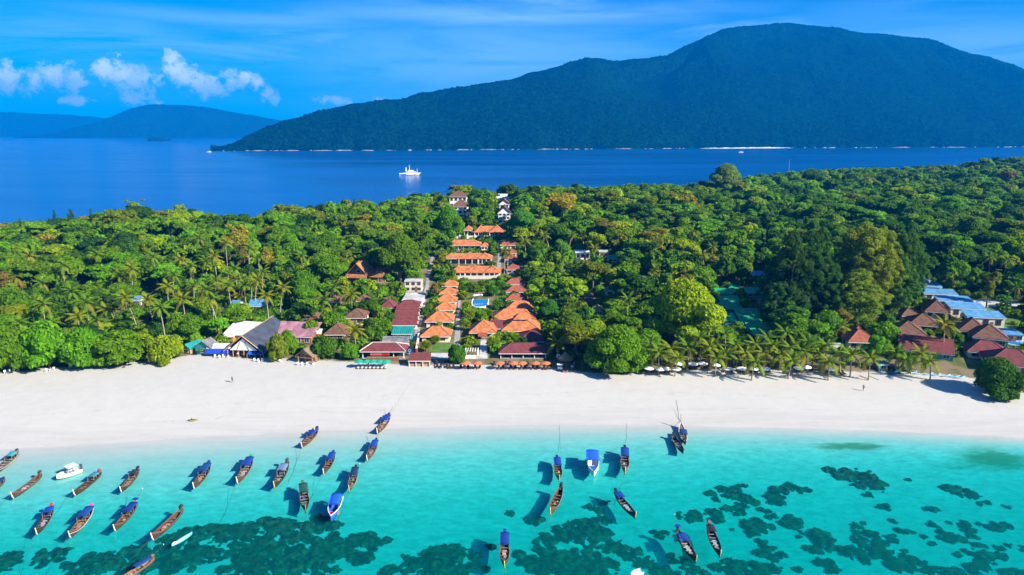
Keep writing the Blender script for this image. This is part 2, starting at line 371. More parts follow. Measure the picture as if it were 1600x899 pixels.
# pale rocks and sand along the far shore
M['far_sand'] = simple('far_sand', (.80,.76,.68), .9, .2, .05)
M['far_rock'] = simple('far_rock', (.34,.32,.28), .9, .6, .03)
def strip(name, segs, mat, wd, hz):
    V, Qs = [], []
    for (a, b) in segs:
        n_ = max(3, int((b-a)/3)); base = len(V)
        for i in range(n_+1):
            x = a + (b-a)*i/n_; d = float(np.interp(x, *SHORE)); e = min(1, 4*min(i/n_, 1-i/n_)+.05)
            u = (x-800)/F; wv = wd*e*(.7+.6*random.random()); hv = hz*e*(.5+random.random())
            for (dd, z) in ((-wv, -.4), (-wv*.4, hv*.6), (wv*.6, hv), (wv*2.2+6, hv*.9-1)):
                V.append((u*(d+dd), d+dd, z))
        for i in range(n_):
            for j in range(3):
                k = base+i*4+j; Qs.append((k, k+4, k+5, k+1))
    return link(name, mesh_np(name, V, Qs, mat, None, True), kind='structure')
strip('far_beach', [(1086,1232)], M['far_sand'], 16, 2.6)
random.seed(4)
rk, x = [], 356
while x < 1590:
    l = random.choice((3, 5, 9, 16, 34))*random.uniform(.5, 1)
    if not (1075 < x+l and x < 1240): rk.append((x, x+l))
    x += l + random.choice((2, 5, 14, 30, 70))*random.random()
strip('far_rocks', rk, M['far_rock'], 5, 1.5)
# ---------------------------------------------------------------- things, parts and simple solids
class MB:
    def __init__(s): s.v, s.f = [], []
    def add(s, v, f):
        b = len(s.v); s.v += [tuple(p) for p in v]; s.f += [tuple(i+b for i in q) for q in f]; return s
    def box(s, x0, x1, y0, y1, z0, z1): v, q = box_np(x0, x1, y0, y1, z0, z1); return s.add(v, q)
    def tube(s, pts, rad, n=6):
        pts = [Vector(p) for p in pts]; rad = rad if isinstance(rad, (list, tuple)) else [rad]*len(pts)
        v, f = [], []
        for i, p in enumerate(pts):
            d = (pts[min(i+1, len(pts)-1)] - pts[max(i-1, 0)]).normalized()
            a = d.cross(Vector((0, 0, 1)) if abs(d.z) < .9 else Vector((1, 0, 0))).normalized(); b = d.cross(a)
            v += [p + (a*cos(2*pi*k/n) + b*sin(2*pi*k/n))*rad[i] for k in range(n)]
        for i in range(len(pts)-1):
            for k in range(n): f.append((i*n+k, i*n+(k+1) % n, (i+1)*n+(k+1) % n, (i+1)*n+k))
        f.append(tuple(range(n))[::-1]); f.append(tuple((len(pts)-1)*n+k for k in range(n)))
        return s.add(v, f)
    def slab(s, quad, th):
        """a sheet of thickness th hung below a four-cornered (or three-cornered) face"""
        q = [Vector(p) for p in quad]; n = len(q); lo = [p - Vector((0, 0, th)) for p in q]
        return s.add(q+lo, [tuple(range(n)), tuple(range(2*n-1, n-1, -1))] + [(i, i+n, (i+1) % n+n, (i+1) % n) for i in range(n)])
    def solid(s, polys): 
        for p in polys: s.add(p, [tuple(range(len(p)))])
        return s
    def mesh(s, name, mat, smooth=False):
        me = bpy.data.meshes.new(name); me.from_pydata(s.v, [], s.f)
        me.polygons.foreach_set('use_smooth', [smooth]*len(me.polygons))
        if mat: me.materials.append(mat)
        return me
    def build(s, name, mat, parent=None, smooth=False, **kw):
        return link(name, s.mesh(name, mat, smooth), parent, **kw)
def thing(name, loc, label, cat, group=None, rz=0.0, sc=None):
    o = bpy.data.objects.new(name, None); col.objects.link(o); o.location = loc; o.rotation_euler = (0, 0, rz)
    if sc is not None: o.scale = sc if isinstance(sc, tuple) else (sc,)*3
    o['label'] = label; o['category'] = cat; o.empty_display_size = .5
    if group: o['group'] = group
    return o
KIDS = {}
def kids(o):
    return [c for c in o.children]
def copy_tree(o, ch=None, color=None):
    c = o.copy(); col.objects.link(c)
    for k in (ch if ch is not None else kids(o)):
        d = k.copy(); col.objects.link(d); d.parent = c
        for g in k.children:
            e = g.copy(); col.objects.link(e); e.parent = d
    return c
# paint, plaster, wood, tiles
for k, c in dict(white=(.78,.77,.73), cream=(.70,.63,.50), teal=(.05,.30,.30), blue_paint=(.02,.10,.42), grey=(.35,.36,.36), dark=(.035,.032,.030), orange=(.48,.25,.05)).items():
    M[k] = simple('paint_'+k, c, .6, .15, 1.5)
M['wood'] = simple('brown_wood', (.24,.125,.055), .65, .45, 1.2, (1, 1, 6))
M['palewood'] = simple('pale_wood', (.42,.27,.14), .7, .4, 1.2, (1, 1, 6))
M['tile_orange'] = simple('terracotta_tile', (.50,.165,.058), .75, .42, .7, wave=('Z', 3.0))
M['tile_red'] = simple('red_tile', (.30,.085,.045), .75, .35, .9, wave=('Z', 3.0))
M['tile_maroon'] = simple('maroon_tile', (.17,.042,.040), .75, .3, .8, wave=('Z', 3.0))
M['tile_brown'] = simple('brown_tile', (.16,.075,.045), .8, .35, .8, wave=('Z', 2.6))
M['tile_lodge'] = simple('lodge_tile', (.36,.15,.06), .8, .35, .8, wave=('Z', 2.6))
M['thatch'] = simple('thatch', (.22,.16,.10), .95, .45, 1.6, (3, 3, .6), bump=.12)
M['sheet_white'] = simple('white_sheet', (.70,.69,.66), .5, .22, .5, wave=('X', 1.6))
M['sheet_pink'] = simple('faded_pink_sheet', (.42,.20,.24), .6, .5, .45, (1, .6, 1), wave=('X', 1.4))
M['sheet_grey'] = simple('weathered_grey_sheet', (.20,.20,.21), .6, .5, .5, wave=('Y', 1.4))
M['sheet_dark'] = simple('dark_slate_sheet', (.055,.065,.085), .6, .4, .5, wave=('Y', 1.4))
M['sheet_blue'] = simple('blue_sheet', (.10,.28,.48), .5, .35, .5, wave=('X', 1.6))
M['sheet_teal'] = simple('teal_sheet', (.015,.24,.22), .5, .3, .6, wave=('X', 1.6))
M['sheet_green'] = simple('green_sheet', (.022,.29,.12), .55, .3, .5, wave=('X', 1.6))
M['tarp'] = simple('coloured_cloth', (.5,.5,.5), .75, .15, 1.4, bump=.05, objcol=True)
M['glass'] = simple('dark_window_glass', (.03,.045,.06), .08, .2, 1, spec=.6)
M['paving'] = simple('grey_paving', (.30,.28,.26), .85, .25, .5)
M['concrete'] = simple('stained_concrete', (.45,.44,.41), .85, .35, .25)
M['lawn'] = simple('lawn_grass', (.075,.17,.022), .9, .4, .35)
M['rope'] = simple('wet_rope', (.07,.075,.06), .9, .3, 2)
M['pale_rope'] = simple('pale_rope', (.30,.30,.27), .9, .3, 2)
M['bark'] = simple('grey_bark', (.17,.125,.085), .9, .4, 1.5, (1, 1, .3), bump=.05)
M['palm_bark'] = simple('pale_palm_bark', (.34,.28,.21), .9, .35, 2.0, (1, 1, 3), bump=.04)
# ---------------------------------------------------------------- houses
VIEW = []           # what the wood must leave in sight: photo box, distance
FOOT = []           # ground the trees must leave free: x, y, radius
def keep(x0, y0, x1, y1, dist, part=.12): VIEW.append((x0, y0, x1, y1, dist, part))
def roof_faces(kind, w, d, z, rh, o):
    a, b = w/2+o, d/2+o; E = [(-a,-b,z), (a,-b,z), (a,b,z), (-a,b,z)]
    if kind == 'hip':
        if w >= d: r = [(-(w-d)/2-.01, 0, z+rh), ((w-d)/2+.01, 0, z+rh)]
        else: r = [(0, -(d-w)/2, z+rh), (0, (d-w)/2, z+rh)]
        if w >= d: return [[E[0],E[1],r[1],r[0]], [E[1],E[2],r[1]], [E[2],E[3],r[0],r[1]], [E[3],E[0],r[0]]], [(r[0],r[1]),(E[0],r[0]),(E[3],r[0]),(E[1],r[1]),(E[2],r[1])]
        return [[E[0],E[1],r[0]], [E[1],E[2],r[1],r[0]], [E[2],E[3],r[1]], [E[3],E[0],r[0],r[1]]], [(r[0],r[1]),(E[0],r[0]),(E[1],r[0]),(E[2],r[1]),(E[3],r[1])]
    if kind == 'gable_x':
        r = [(-a, 0, z+rh), (a, 0, z+rh)]; return [[E[0],E[1],r[1],r[0]], [E[2],E[3],r[0],r[1]]], [(r[0], r[1])]
    if kind == 'gable_y':
        r = [(0, -b, z+rh), (0, b, z+rh)]; return [[E[1],E[2],r[1],r[0]], [E[3],E[0],r[0],r[1]]], [(r[0], r[1])]
    if kind == 'shed':   # low in front
        return [[E[0], E[1], (a,b,z+rh), (-a,b,z+rh)]], []
    if kind == 'flat':
        return [[E[0], E[1], (a,b,z+.25), (-a,b,z+.25)]], []
def add_roof(root, kind, w, d, z, rh, o, mat, cap=None, th=.16, name='roof', ridge=True):
    fs, rd = roof_faces(kind, w, d, z, rh, o)
    b = MB()
    for f in fs: b.slab(f, th)
    r = b.build(name, mat, root)
    if rd and ridge:
        c = MB()
        for p, q in rd:
            p, q = Vector(p), Vector(q)
            if (p-q).length > .1: c.tube([p+Vector((0,0,.03)), q+Vector((0,0,.03))], .11, 5)
        c.build('ridge_cap', cap or mat, r)
    return r
WIN_CACHE = {}
def windows(root, w, y, z0, z1, n, frame, dirn=-1, names='window', x0=None, x1=None):
    """n windows across a wall at depth y, each a frame proud of the wall with its pane set back"""
    x0 = -w/2 if x0 is None else x0; x1 = w/2 if x1 is None else x1
    st = (x1-x0)/n; ww = min(st*.55, 1.5)
    key = (round(ww, 2), round(z1-z0, 2), frame.name, dirn)
    if key not in WIN_CACHE:
        h = z1-z0; f = MB(); s = dirn
        ya, yb = sorted((0, .07*s))
        f.box(-ww/2-.07, -ww/2, ya, yb, -.07, h+.07); f.box(ww/2, ww/2+.07, ya, yb, -.07, h+.07)
        f.box(-ww/2, ww/2, ya, yb, h, h+.07); f.box(-ww/2, ww/2, ya, yb, -.07, 0); f.box(-.025, .025, ya, yb, 0, h)
        ya, yb = sorted((.006*s, .03*s)); g = MB().box(-ww/2+.002, -.03, ya, yb, .002, h-.002).box(.03, ww/2-.002, ya, yb, .002, h-.002)
        WIN_CACHE[key] = (f.mesh('window', frame), g.mesh('pane', M['glass']))
    fm, pm = WIN_CACHE[key]
    for i in range(n):
        fo = link(names, fm, root, (x0+(i+.5)*st, y, z0)); link('pane', pm, fo)
def house(name, label, x0, x1, ytop, yeave, ybase, roof='hip', rmat='tile_orange', wmat='white', pitch=.55, over=.5, win=2, veranda=0, cat='house', group=None, rz=0.0, d=None, door=True, storeys=1, vis=.12, fmat='white', sub=None, vmat=None):
    """box in the photo -> a building on the ground there: x0..x1 eaves, ytop ridge, yeave front eave, ybase foot of the front"""
    P = at((x0+x1)/2, ybase); s = mpp(P); dep = math.atan2(H-P.z, P.y); hdist = P.y
    W = (x1-x0)*s; w = max(W-2*over, 1.2); wh = max((ybase-yeave)*s/cos(dep), 1.6); E = (yeave-ytop)*s
    if d is None:
        if roof == 'hip': dd = 2*E/(sin(dep)+pitch*cos(dep)); rh = pitch*dd/2
        elif roof == 'gable_x': dd = 2*E/(sin(dep)+pitch*cos(dep)); rh = pitch*dd/2
        elif roof == 'gable_y': rh = pitch*W/2; dd = max((E-rh*cos(dep))/sin(dep), 3)
        else: dd = E/(sin(dep)+pitch*cos(dep)); rh = pitch*dd
    else:
        dd = d; k = {'hip': .5, 'gable_x': .5, 'gable_y': 1, 'shed': 1, 'flat': 1}[roof]; rh = max((E - dd*k*sin(dep))/cos(dep), .3)
    dd = max(dd, 2.4); D = max(dd-2*over, 1.5)
    if roof == 'hip': rh = min(rh, pitch*1.3*min(w+2*over, D+2*over)/2)
    ang = rz
    c = Vector((P.x, P.y, 0)) + Vector((-sin(ang)*D/2, cos(ang)*D/2, 0))
    z = min(gz(P.x, P.y), P.z)
    root = thing(name, (c.x, c.y, z), label, cat, group, ang)
    wm = M[wmat]
    MB().box(-w/2, w/2, -D/2+(veranda and min(1.6, D*.35)), D/2, -1.5, wh).build('wall', wm, root)
    yf = -D/2 + (min(1.6, D*.35) if veranda else 0)
    if roof == 'gable_y':
        for yy in (yf, D/2):
            MB().solid([[(-w/2, yy, wh), (w/2, yy, wh), (0, yy, wh + rh*w/(w+2*over))]]).build('gable', M[fmat], root)
    if roof == 'gable_x':
        for sx_ in (-1, 1):
            MB().solid([[(sx_*w/2, yf, wh), (sx_*w/2, D/2, wh), (sx_*w/2, 0, wh+rh*.9)]]).build('gable', wm, root)
    add_roof(root, roof, w, D, wh, rh, over, M[rmat], M[vmat] if vmat else None)
    if roof != 'flat':
        MB().box(-w/2-over, w/2+over, -D/2-over-.05, -D/2-over-.003, wh-.34, wh-.165).build('fascia', M[fmat], root)
    hs_ = wh/storeys
    for k in range(storeys):
        zz = k*hs_
        if win: windows(root, w, yf, zz+hs_*.30, zz+hs_*.78, win, M['wood'] if wmat in ('white', 'cream') else M['white'])
    if win and D > 3:
        for sx_, an in ((1, pi/2), (-1, -pi/2)):
            b = MB().box(-.6, .6, -.05, -.003, wh*.35, wh*.8).build('side_window', M['glass'], root); b.location = (sx_*w/2, .2, 0); b.rotation_euler = (0, 0, an)
    if door and wh > 1.9:
        xd = w*.5*(1/max(win, 1) if win % 2 == 0 and win else 0) if win else 0
        xd = 0 if (win % 2 == 0) else w/(2*max(win, 1)) if win > 1 else w*.3
        dr = MB().box(xd-.45, xd+.45, yf-.06, yf-.003, 0, min(2.05, wh*.85)).build('door', M['wood'], root)
        MB().box(xd+.3, xd+.36, yf-.12, yf-.062, .95, 1.05).build('handle', M['grey'], dr)
    if veranda:
        MB().box(-w/2, w/2, -D/2-.1, yf-.003, -1.5, .18).build('veranda_floor', M['paving'], root)
        n_ = max(2, int(w/veranda)); pm = MB().box(-.11, .11, -.11, .11, .183, wh-.003).mesh('post', M[fmat])
        for i in range(n_+1): link('post', pm, root, (-w/2+.12+(w-.24)*i/n_, -D/2+.13, 0))
    keep(x0+2, ytop, x1-2, ybase, hdist-1, vis)
    FOOT.append((c.x, c.y, max(w, D)*.5))
    root['_'] = 0; del root['_']
    return root, dict(w=w, D=D, wh=wh, rh=rh, s=s, P=P, yf=yf)
# ---------------------------------------------------------------- seaside shacks on the left
G = 'timber shacks along the beach'
house('beach_hut', 'small hut with a teal gable roof, first of the beach shacks', 281,301,529,546,553, 'gable_y','sheet_teal','palewood', .7, .25, 1, cat='hut', rz=R(-22), fmat='palewood')
r, q = house('beach_hut', 'hut with pale green gable roof and bright green front', 302,334,526,543,555, 'gable_y','sheet_grey','teal', .65, .3, 1, cat='hut', rz=R(-14), fmat='teal')
MB().box(-1.6, .3, -q['D']/2-1.1, -q['D']/2-.1, 1.5, 1.62).build('awning', M['lawn'], r)
r, q = house('beach_stall', 'blue fronted stall with white roof edge beside the gabled restaurant', 324,361,536,544,556, 'shed','sheet_white','blue_paint', .25, .2, 0, cat='stall', door=False, fmat='blue_paint')
a = MB().slab([(-q['w']/2, -q['D']/2-1.2, 1.0), (q['w']/2, -q['D']/2-1.2, 1.0), (q['w']/2, -q['D']/2-.22, q['wh']-.3), (-q['w']/2, -q['D']/2-.22, q['wh']-.3)], .05).build('awning', M['tarp'], r); a.color = (.012,.05,.50,1)
# the big gabled restaurant: long dark roof running back, white gable to the beach
P = at(381, 559); s = mpp(P)
Pb = at(433, 523); ang = -math.atan2(Pb.x-P.x, Pb.y-P.y) * .72
w, D, wh, rh = 60*s, 21.0, 1.9, 4.6
root = thing('beach_restaurant', (P.x - sin(ang)*D/2, P.y + cos(ang)*D/2, P.z), 'long dark roofed restaurant with white triangular gable facing the beach', 'restaurant', None, ang)
MB().box(-w/2+.6, w/2-.6, -D/2+2.2, D/2, -1, wh).build('wall', M['wood'], root)
rf, rd = roof_faces('gable_y', w, D, wh, rh, .3)
b = MB()
for f in rf: b.slab(f, .14)
ro = b.build('roof', M['sheet_dark'], root)
for k in range(5):     # a lighter strip of roof sheets below the ridge, laid on the left slope
    y0 = -D/2-.3 + k*(D+.6)/5
    def on(u, y): return (-(w/2+.3)*u, y, wh+rh*(1-u)+.03)
    MB().slab([on(.42, y0+.03), on(.04, y0+.03), on(.04, y0+(D+.6)/5-.03), on(.42, y0+(D+.6)/5-.03)], .025).build('roof_sheet', M['sheet_grey'], root)
MB().solid([[(-w/2+1.4, -D/2+.1, wh+.2), (w/2-1.4, -D/2+.1, wh+.2), (0, -D/2+.1, wh+rh*.80)]]).build('gable', M['white'], root)
for sx_ in (-1, 1):
    MB().tube([(sx_*(w/2+.3), -D/2-.35, wh), (0, -D/2-.35, wh+rh+.02)], .16, 4).build('barge_board', M['palewood'], root)
    MB().tube([(sx_*w*.17, -D/2+.0, wh+.2), (sx_*w*.06, -D/2+.0, wh+rh*.62)], .07, 4).build('gable_strut', M['palewood'], root)
MB().tube([(0, -D/2-.3, wh+rh+.06), (0, D/2+.3, wh+rh+.06)], .12, 5).build('ridge_cap', M['palewood'], ro)
pm = MB().box(-.1, .1, -.1, .1, -.5, wh+.1).mesh('post', M['palewood'])
for k in range(7): link('post', pm, root, (-w/2+.7+(w-1.4)*k/6, -D/2+.2, 0))
cm = MB().box(-.5, .5, -.35, .35, .68, .75).box(-.06, .06, -.06, .06, 0, .68).mesh('table', M['wood'])
for k in range(6): link('table', cm, root, (-w/2+1.6+(w-3)*k/5, -D/2+1.2, 0))
keep(352,500,430,560, P.y-1, .08); FOOT.append((root.location.x, root.location.y, 9)); FOOT.append((P.x, P.y+3, 6)); FOOT.append((Pb.x, Pb.y, 6))
def tarp(label, px0, px1, ytop, yb, color, hz, slope=.5, name='tarpaulin_shelter'):
    P = at((px0+px1)/2, yb); s = mpp(P); w = (px1-px0)*s; d = (yb-ytop)*s/.45
    root = thing(name, (P.x, P.y+d/2, P.z), label, 'shelter')
    b = MB(); nn = 5
    for i in range(nn):
        xa, xb = -w/2+w*i/nn, -w/2+w*(i+1)/nn; sg = [.0, -.12, -.18, -.18, -.12, 0]
        b.slab([(xa, -d/2, hz+sg[i]), (xb, -d/2, hz+sg[i+1]), (xb, d/2, hz+slope+sg[i+1]), (xa, d/2, hz+slope+sg[i])], .03)
    o = b.build('tarpaulin', M['tarp'], root); o.color = (*color, 1)
    pm = MB().box(-.05, .05, -.05, .05, 0, hz-.05).mesh('post', M['palewood'])
    for sx_ in (-1, 1):
        for sy in (-1, 1): link('post', pm, root, (sx_*(w/2-.06), sy*(d/2-.06), 0))
    keep(px0, ytop, px1, yb, P.y-1, .1); FOOT.append((P.x, P.y+d/2, w/2))
tarp('bright blue sagging tarpaulin at the right foot of the white gable', 386,412,551,562, (.01,.10,.55), 1.6)
tarp('pale blue tarpaulin between the restaurant and the sea shrubs', 411,422,541,548, (.30,.48,.55), 2.2)
house('market_shed', 'open shed with slanting off white sheet roof behind the gabled restaurant', 347,405,501,523,535, 'shed','sheet_white','palewood', .35, .3, 3, cat='shed', rz=R(-12), fmat='white')
house('awning_shed', 'low yellow fronted lean-to under the slanting white shed', 350,366,523,526,537, 'shed','sheet_white','orange', .3, .2, 0, cat='shed', fmat='orange')
house('market_hall', 'wide hall with faded pink sheet roof behind the sea shrubs', 418,489,501,525,538, 'shed','sheet_pink','wood', .22, .3, 5, cat='hall', rz=R(-6))
# thatched hut by itself
r, q = house('thatched_hut', 'open beach hut with tall grey thatched roof between two dark shrubs', 461,493,537,557,568, 'gable_y','thatch','wood', .75, .5, 0, veranda=1.6, cat='hut', door=True, fmat='palewood', rz=R(-16))
house('yellow_shop', 'yellow ochre walled shop tucked behind the sea shrubs', 488,502,514,521,532, 'shed','sheet_white','orange', .4, .2, 1, cat='shop', fmat='orange')
# brown roofs among the trees
for (lab, a, b, c, d_, e, rm, wm) in (
  ('dark brown cottage roof behind the right end of the pink sheet roof', 479,502,487,502,512,'tile_brown','wood'),
  ('wide brown hip roofed cottage left of the big coconut palm', 507,541,504,522,534,'tile_brown','wood'),
  ('brown roofed cottage with pale wall right of the leaning coconut palm', 538,572,481,496,508,'tile_brown','cream'),
  ('small brown roof glimpsed among the trees behind the leaning palm', 512,531,461,471,480,'tile_brown','wood'),
  ('small brown roof hidden by trees below the two timber lodges', 556,575,460,470,479,'tile_brown','wood'),
  ('little maroon hip roofed cottage beside the narrow lane wall', 594,617,467,480,489,'tile_maroon','wood'),
  ('brown roof edge between coconut palm and hip roofed beach bar', 538,552,515,523,531,'tile_brown','wood')):
    house('cottage', lab, a, b, c, d_, e, 'hip', rm, wm, .6, .5, 2, cat='house', group='brown roofed cottages in the trees')
# tall timber lodges
for (lab, a, b, c, d_, e, nw) in (('larger timber lodge with steep orange gable standing in the trees', 541,576,404,429,446,3), ('smaller timber lodge with steep roof right of the larger one', 580,602,411,428,443,2)):
    r, q = house('timber_lodge', lab, a, b, c, d_, e, 'gable_y', 'tile_lodge', 'palewood', .95, .5, nw, veranda=1.8, cat='lodge', group='timber lodges in the trees', rz=R(-12), fmat='palewood', d=9)
    w_ = q['w']; MB().slab([(-w_/2-.6, -q['D']/2-2.0, q['wh']-1.0), (w_/2+.6, -q['D']/2-2.0, q['wh']-1.0), (w_/2+.3, -q['D']/2-.6, q['wh']+.2), (-w_/2-.3, -q['D']/2-.6, q['wh']+.2)], .12).build('porch_roof', M['tile_lodge'], r)
    f = MB().box(-1, 1, q['yf']-.08, q['yf']-.004, q['wh']+.4, q['wh']+1.5).build('window', M['white'], r); MB().box(-.8, .8, q['yf']-.1, q['yf']-.082, q['wh']+.55, q['wh']+1.35).build('pane', M['glass'], f)
# blue roofed huts in the palms
for (lab, a, b, c, d_, e) in (('blue sheet roofed hut behind the group of tall palms', 359,373,469,478,486), ('wider blue roofed hut right of the other one behind the tall palms', 388,418,467,478,487), ('blue roofed hut with white wall alone in the left wood', 207,220,462,469,481), ('small blue roof low in the left wood behind the shore shrubs', 160,171,526,532,541), ('teal blue roof scrap beside the pale green shore shrub', 228,238,533,543,549)):
    house('blue_hut', lab, a, b, c, d_, e, 'gable_x', 'sheet_blue', 'white', .45, .35, 2, cat='hut', group='blue roofed huts in the wood', vis=.42)
# row beside the lane: stepped maroon roofs, teal roof, white flat roof
for k in range(5):
    yb = 508 - k*7.4; xl = 612 + k*2.2; xr = 652 + k*1.0
    house('terrace_unit', ['nearest', 'second', 'third', 'fourth', 'fifth and farthest'][k] + ' stepped maroon roof of the terrace beside the lane', xl, xr, yb-10, yb-.5, yb+7, 'hip' if k == 4 else 'gable_x', 'tile_maroon', 'cream', .5, .3, 3, cat='house', group='maroon roofed terrace beside the lane', vis=.1)
house('teal_shop', 'teal roofed shop in front of the maroon terrace', 612,645,509,521,532, 'shed','sheet_teal','teal', .35, .3, 3, cat='shop')
house('flat_roofed_house', 'low building with stained white flat roof behind the maroon terrace', 627,660,457,471,479, 'flat','concrete','white', 0, .2, 3, cat='house', fmat='white')
house('concrete_block', 'square concrete block with grey flat roof at top of the lane', 632,660,436,440,456, 'flat','concrete','cream', 0, .2, 3, cat='house', storeys=2, fmat='white')
house('sheet_roofed_shop', 'shop with patched blue grey sheet roof beside the lane', 596,638,525,537,546, 'shed','sheet_grey','grey', .3, .2, 4, cat='shop')
# beach bar with purple brown roof, red banner and counter
r, q = house('beach_bar', 'beach bar under a low purple brown hip roof with red banner', 563,635,534,548,561, 'hip','tile_maroon','dark', .5, .6, 0, veranda=2.4, cat='bar', fmat='white', vmat='cream', vis=.05)
o = MB().box(-3.6, 1.8, -q['D']/2-.35, -q['D']/2-.27, 1.1, 1.95).build('banner', M['tarp'], r); o.color = (.55,.10,.10,1)
o = MB().box(-.2, 1.6, -q['D']/2-.37, -q['D']/2-.352, 1.15, 1.9).build('banner_end', M['tarp'], r); o.color = (.45,.01,.015,1)
MB().box(-4.2, 4.6, -q['D']/2-1.6, -q['D']/2-1.2, 0, .95).build('counter', M['wood'], r)
MB().box(-4.3, 4.7, -q['D']/2-1.7, -q['D']/2-1.1, .953, 1.0).build('counter_top', M['palewood'], r)
# small open bar with plank counter and red roof
P = at(655.5, 573); s = mpp(P); w, D = 35*s, 3.4
root = thing('plank_bar', (P.x, P.y+D/2, P.z), 'little open plank bar under a dark red roof at mouth of the lane', 'bar')
MB().slab([(-w/2, -D/2-.3, 1.75), (w/2, -D/2-.3, 1.75), (w/2-.2, D/2, 2.9), (-w/2+.2, D/2, 2.9)], .12).build('roof', M['tile_maroon'], root)
MB().box(-w/2, w/2, -D/2-.36, -D/2-.303, 1.55, 1.72).build('fascia', M['white'], root)
for k in range(9): MB().box(-w/2+.3+k*(w-.6)/9, -w/2+.3+(k+.94)*(w-.6)/9, -D/2+.1, -D/2+.16, 0, .85).build('plank', M['palewood'], root)
MB().box(-w/2+.2, w/2-.2, -D/2, -D/2+.5, .853, .92).build('counter_top', M['wood'], root)
MB().box(-w/2+.3, w/2-.3, D/2-.2, D/2-.1, 0, 2.7).build('back_wall', M['wood'], root)
pm = MB().box(-.08, .08, -.08, .08, 0, 1.66).mesh('post', M['white'])
for k in range(4): link('post', pm, root, (-w/2+.25+(w-.5)*k/3, -D/2-.1, 0))
keep(637,553,676,574, P.y-1, .03); FOOT.append((P.x, P.y, 4))
# ---------------------------------------------------------------- the orange roofed resort
G = 'orange roofed resort cottages left of the pool'
for (lab, a, b, c, d_, e) in (
 ('front resort cottage with large orange hip roof left of the paved walk', 657,705,509,525,535),
 ('second resort cottage behind the front one, orange hip roof', 664,709,486,502,513),
 ('third resort cottage in the left row, orange hip roof beside a palm', 678,712,472,484,491),
 ('fourth resort cottage up the left row, orange hip roof', 680,714,460,471.5,478),
 ('fifth resort cottage up the left row, orange hip roof half in leaves', 686,715,448.5,459.5,466),
 ('last resort cottage of the left row, small orange roof', 690,716,437.5,447,453)):
    house('resort_cottage', lab, a, b, c, d_, e, 'hip', 'tile_orange', 'cream', .62, .5, 2, cat='cottage', group=G, vis=.22)
for (lab, a, b, c, d_, e) in (
 ('old tiled cottage half hidden by leaves right of the pool, front one', 790,824,459,469,475),
 ('old tiled cottage half hidden by leaves right of the pool, middle one', 790,826,446,456,462),
 ('old tiled cottage half hidden by leaves right of the pool, rear one', 789,822,435,444,450)):
    house('resort_cottage', lab, a, b, c, d_, e, 'hip', 'tile_red', 'cream', .62, .5, 2, cat='cottage', group='cottages right of the pool', vis=.3)
r, q = house('reception_pavilion', 'pavilion with pyramid orange roof and open columns facing the dark walk', 733,776,499,519,528, 'hip','tile_orange','cream', .62, .6, 2, veranda=2.2, cat='pavilion', vis=.04)
MB().slab([(-1.4, -q['D']/2-2.2, 1.1), (1.4, -q['D']/2-2.2, 1.1), (1.4, -q['D']/2-.3, 1.9), (-1.4, -q['D']/2-.3, 1.9)], .12).build('porch_roof', M['tile_red'], r)
house('resort_wing', 'long orange hipped wing behind the main resort hall', 790,834,469,483,492, 'hip','tile_orange','cream', .6, .5, 4, cat='building', vis=.1)
house('resort_hall', 'large orange roofed hall beside the maroon link roof', 768,838,482,498,506, 'hip','tile_orange','cream', .55, .5, 5, cat='building', vis=.08)
house('link_building', 'flat maroon link roof between pyramid pavilion and the main hall', 765,786,499,513,521, 'shed','tile_maroon','dark', .25, .2, 2, cat='building', vis=.1)
r, q = house('resort_hall', 'resort hall with broad orange hip roof and little cupola', 783,845,496,518,524, 'hip','tile_orange','cream', .55, .5, 4, cat='building', vis=.06)
zc = q['wh']+q['rh']*.72
MB().box(-1.9, 1.9, -1.5, 1.5, zc-1.4, zc+.55).build('cupola', M['cream'], r)
cr = MB()
for f in roof_faces('hip', 3.8, 3.0, zc+.55, 1.7, .5)[0]: cr.slab(f, .12)
cr.build('cupola_roof', M['tile_orange'], r)
for k in (-1, 1):
    f = MB().box(k*.9-.6, k*.9+.6, -1.56, -1.503, zc-.35, zc+.4).build('window', M['white'], r); MB().box(k*.9-.5, k*.9+.5, -1.585, -1.562, zc-.27, zc+.33).build('pane', M['glass'], f)
house('restaurant_hall', 'maroon tiled hall roof stepping up behind the open restaurant', 808,850,517,534,541, 'hip','tile_maroon','dark', .45, .4, 3, cat='building', vis=.06)
r, q = house('open_restaurant', 'open sided resort restaurant with wide maroon hip roof on the beach', 779,856,535,551,561, 'hip','tile_maroon','dark', .5, .5, 0, veranda=2.6, cat='restaurant', door=False, vis=.03)
tm = MB().box(-.45, .45, -.4, .4, .70, .76).box(-.05, .05, -.05, .05, .2, .70).mesh('table', M['wood'])
for k in range(7): link('table', tm, r, (-q['w']/2+.9+(q['w']-1.8)*k/6, -q['D']/2+.85, 0))
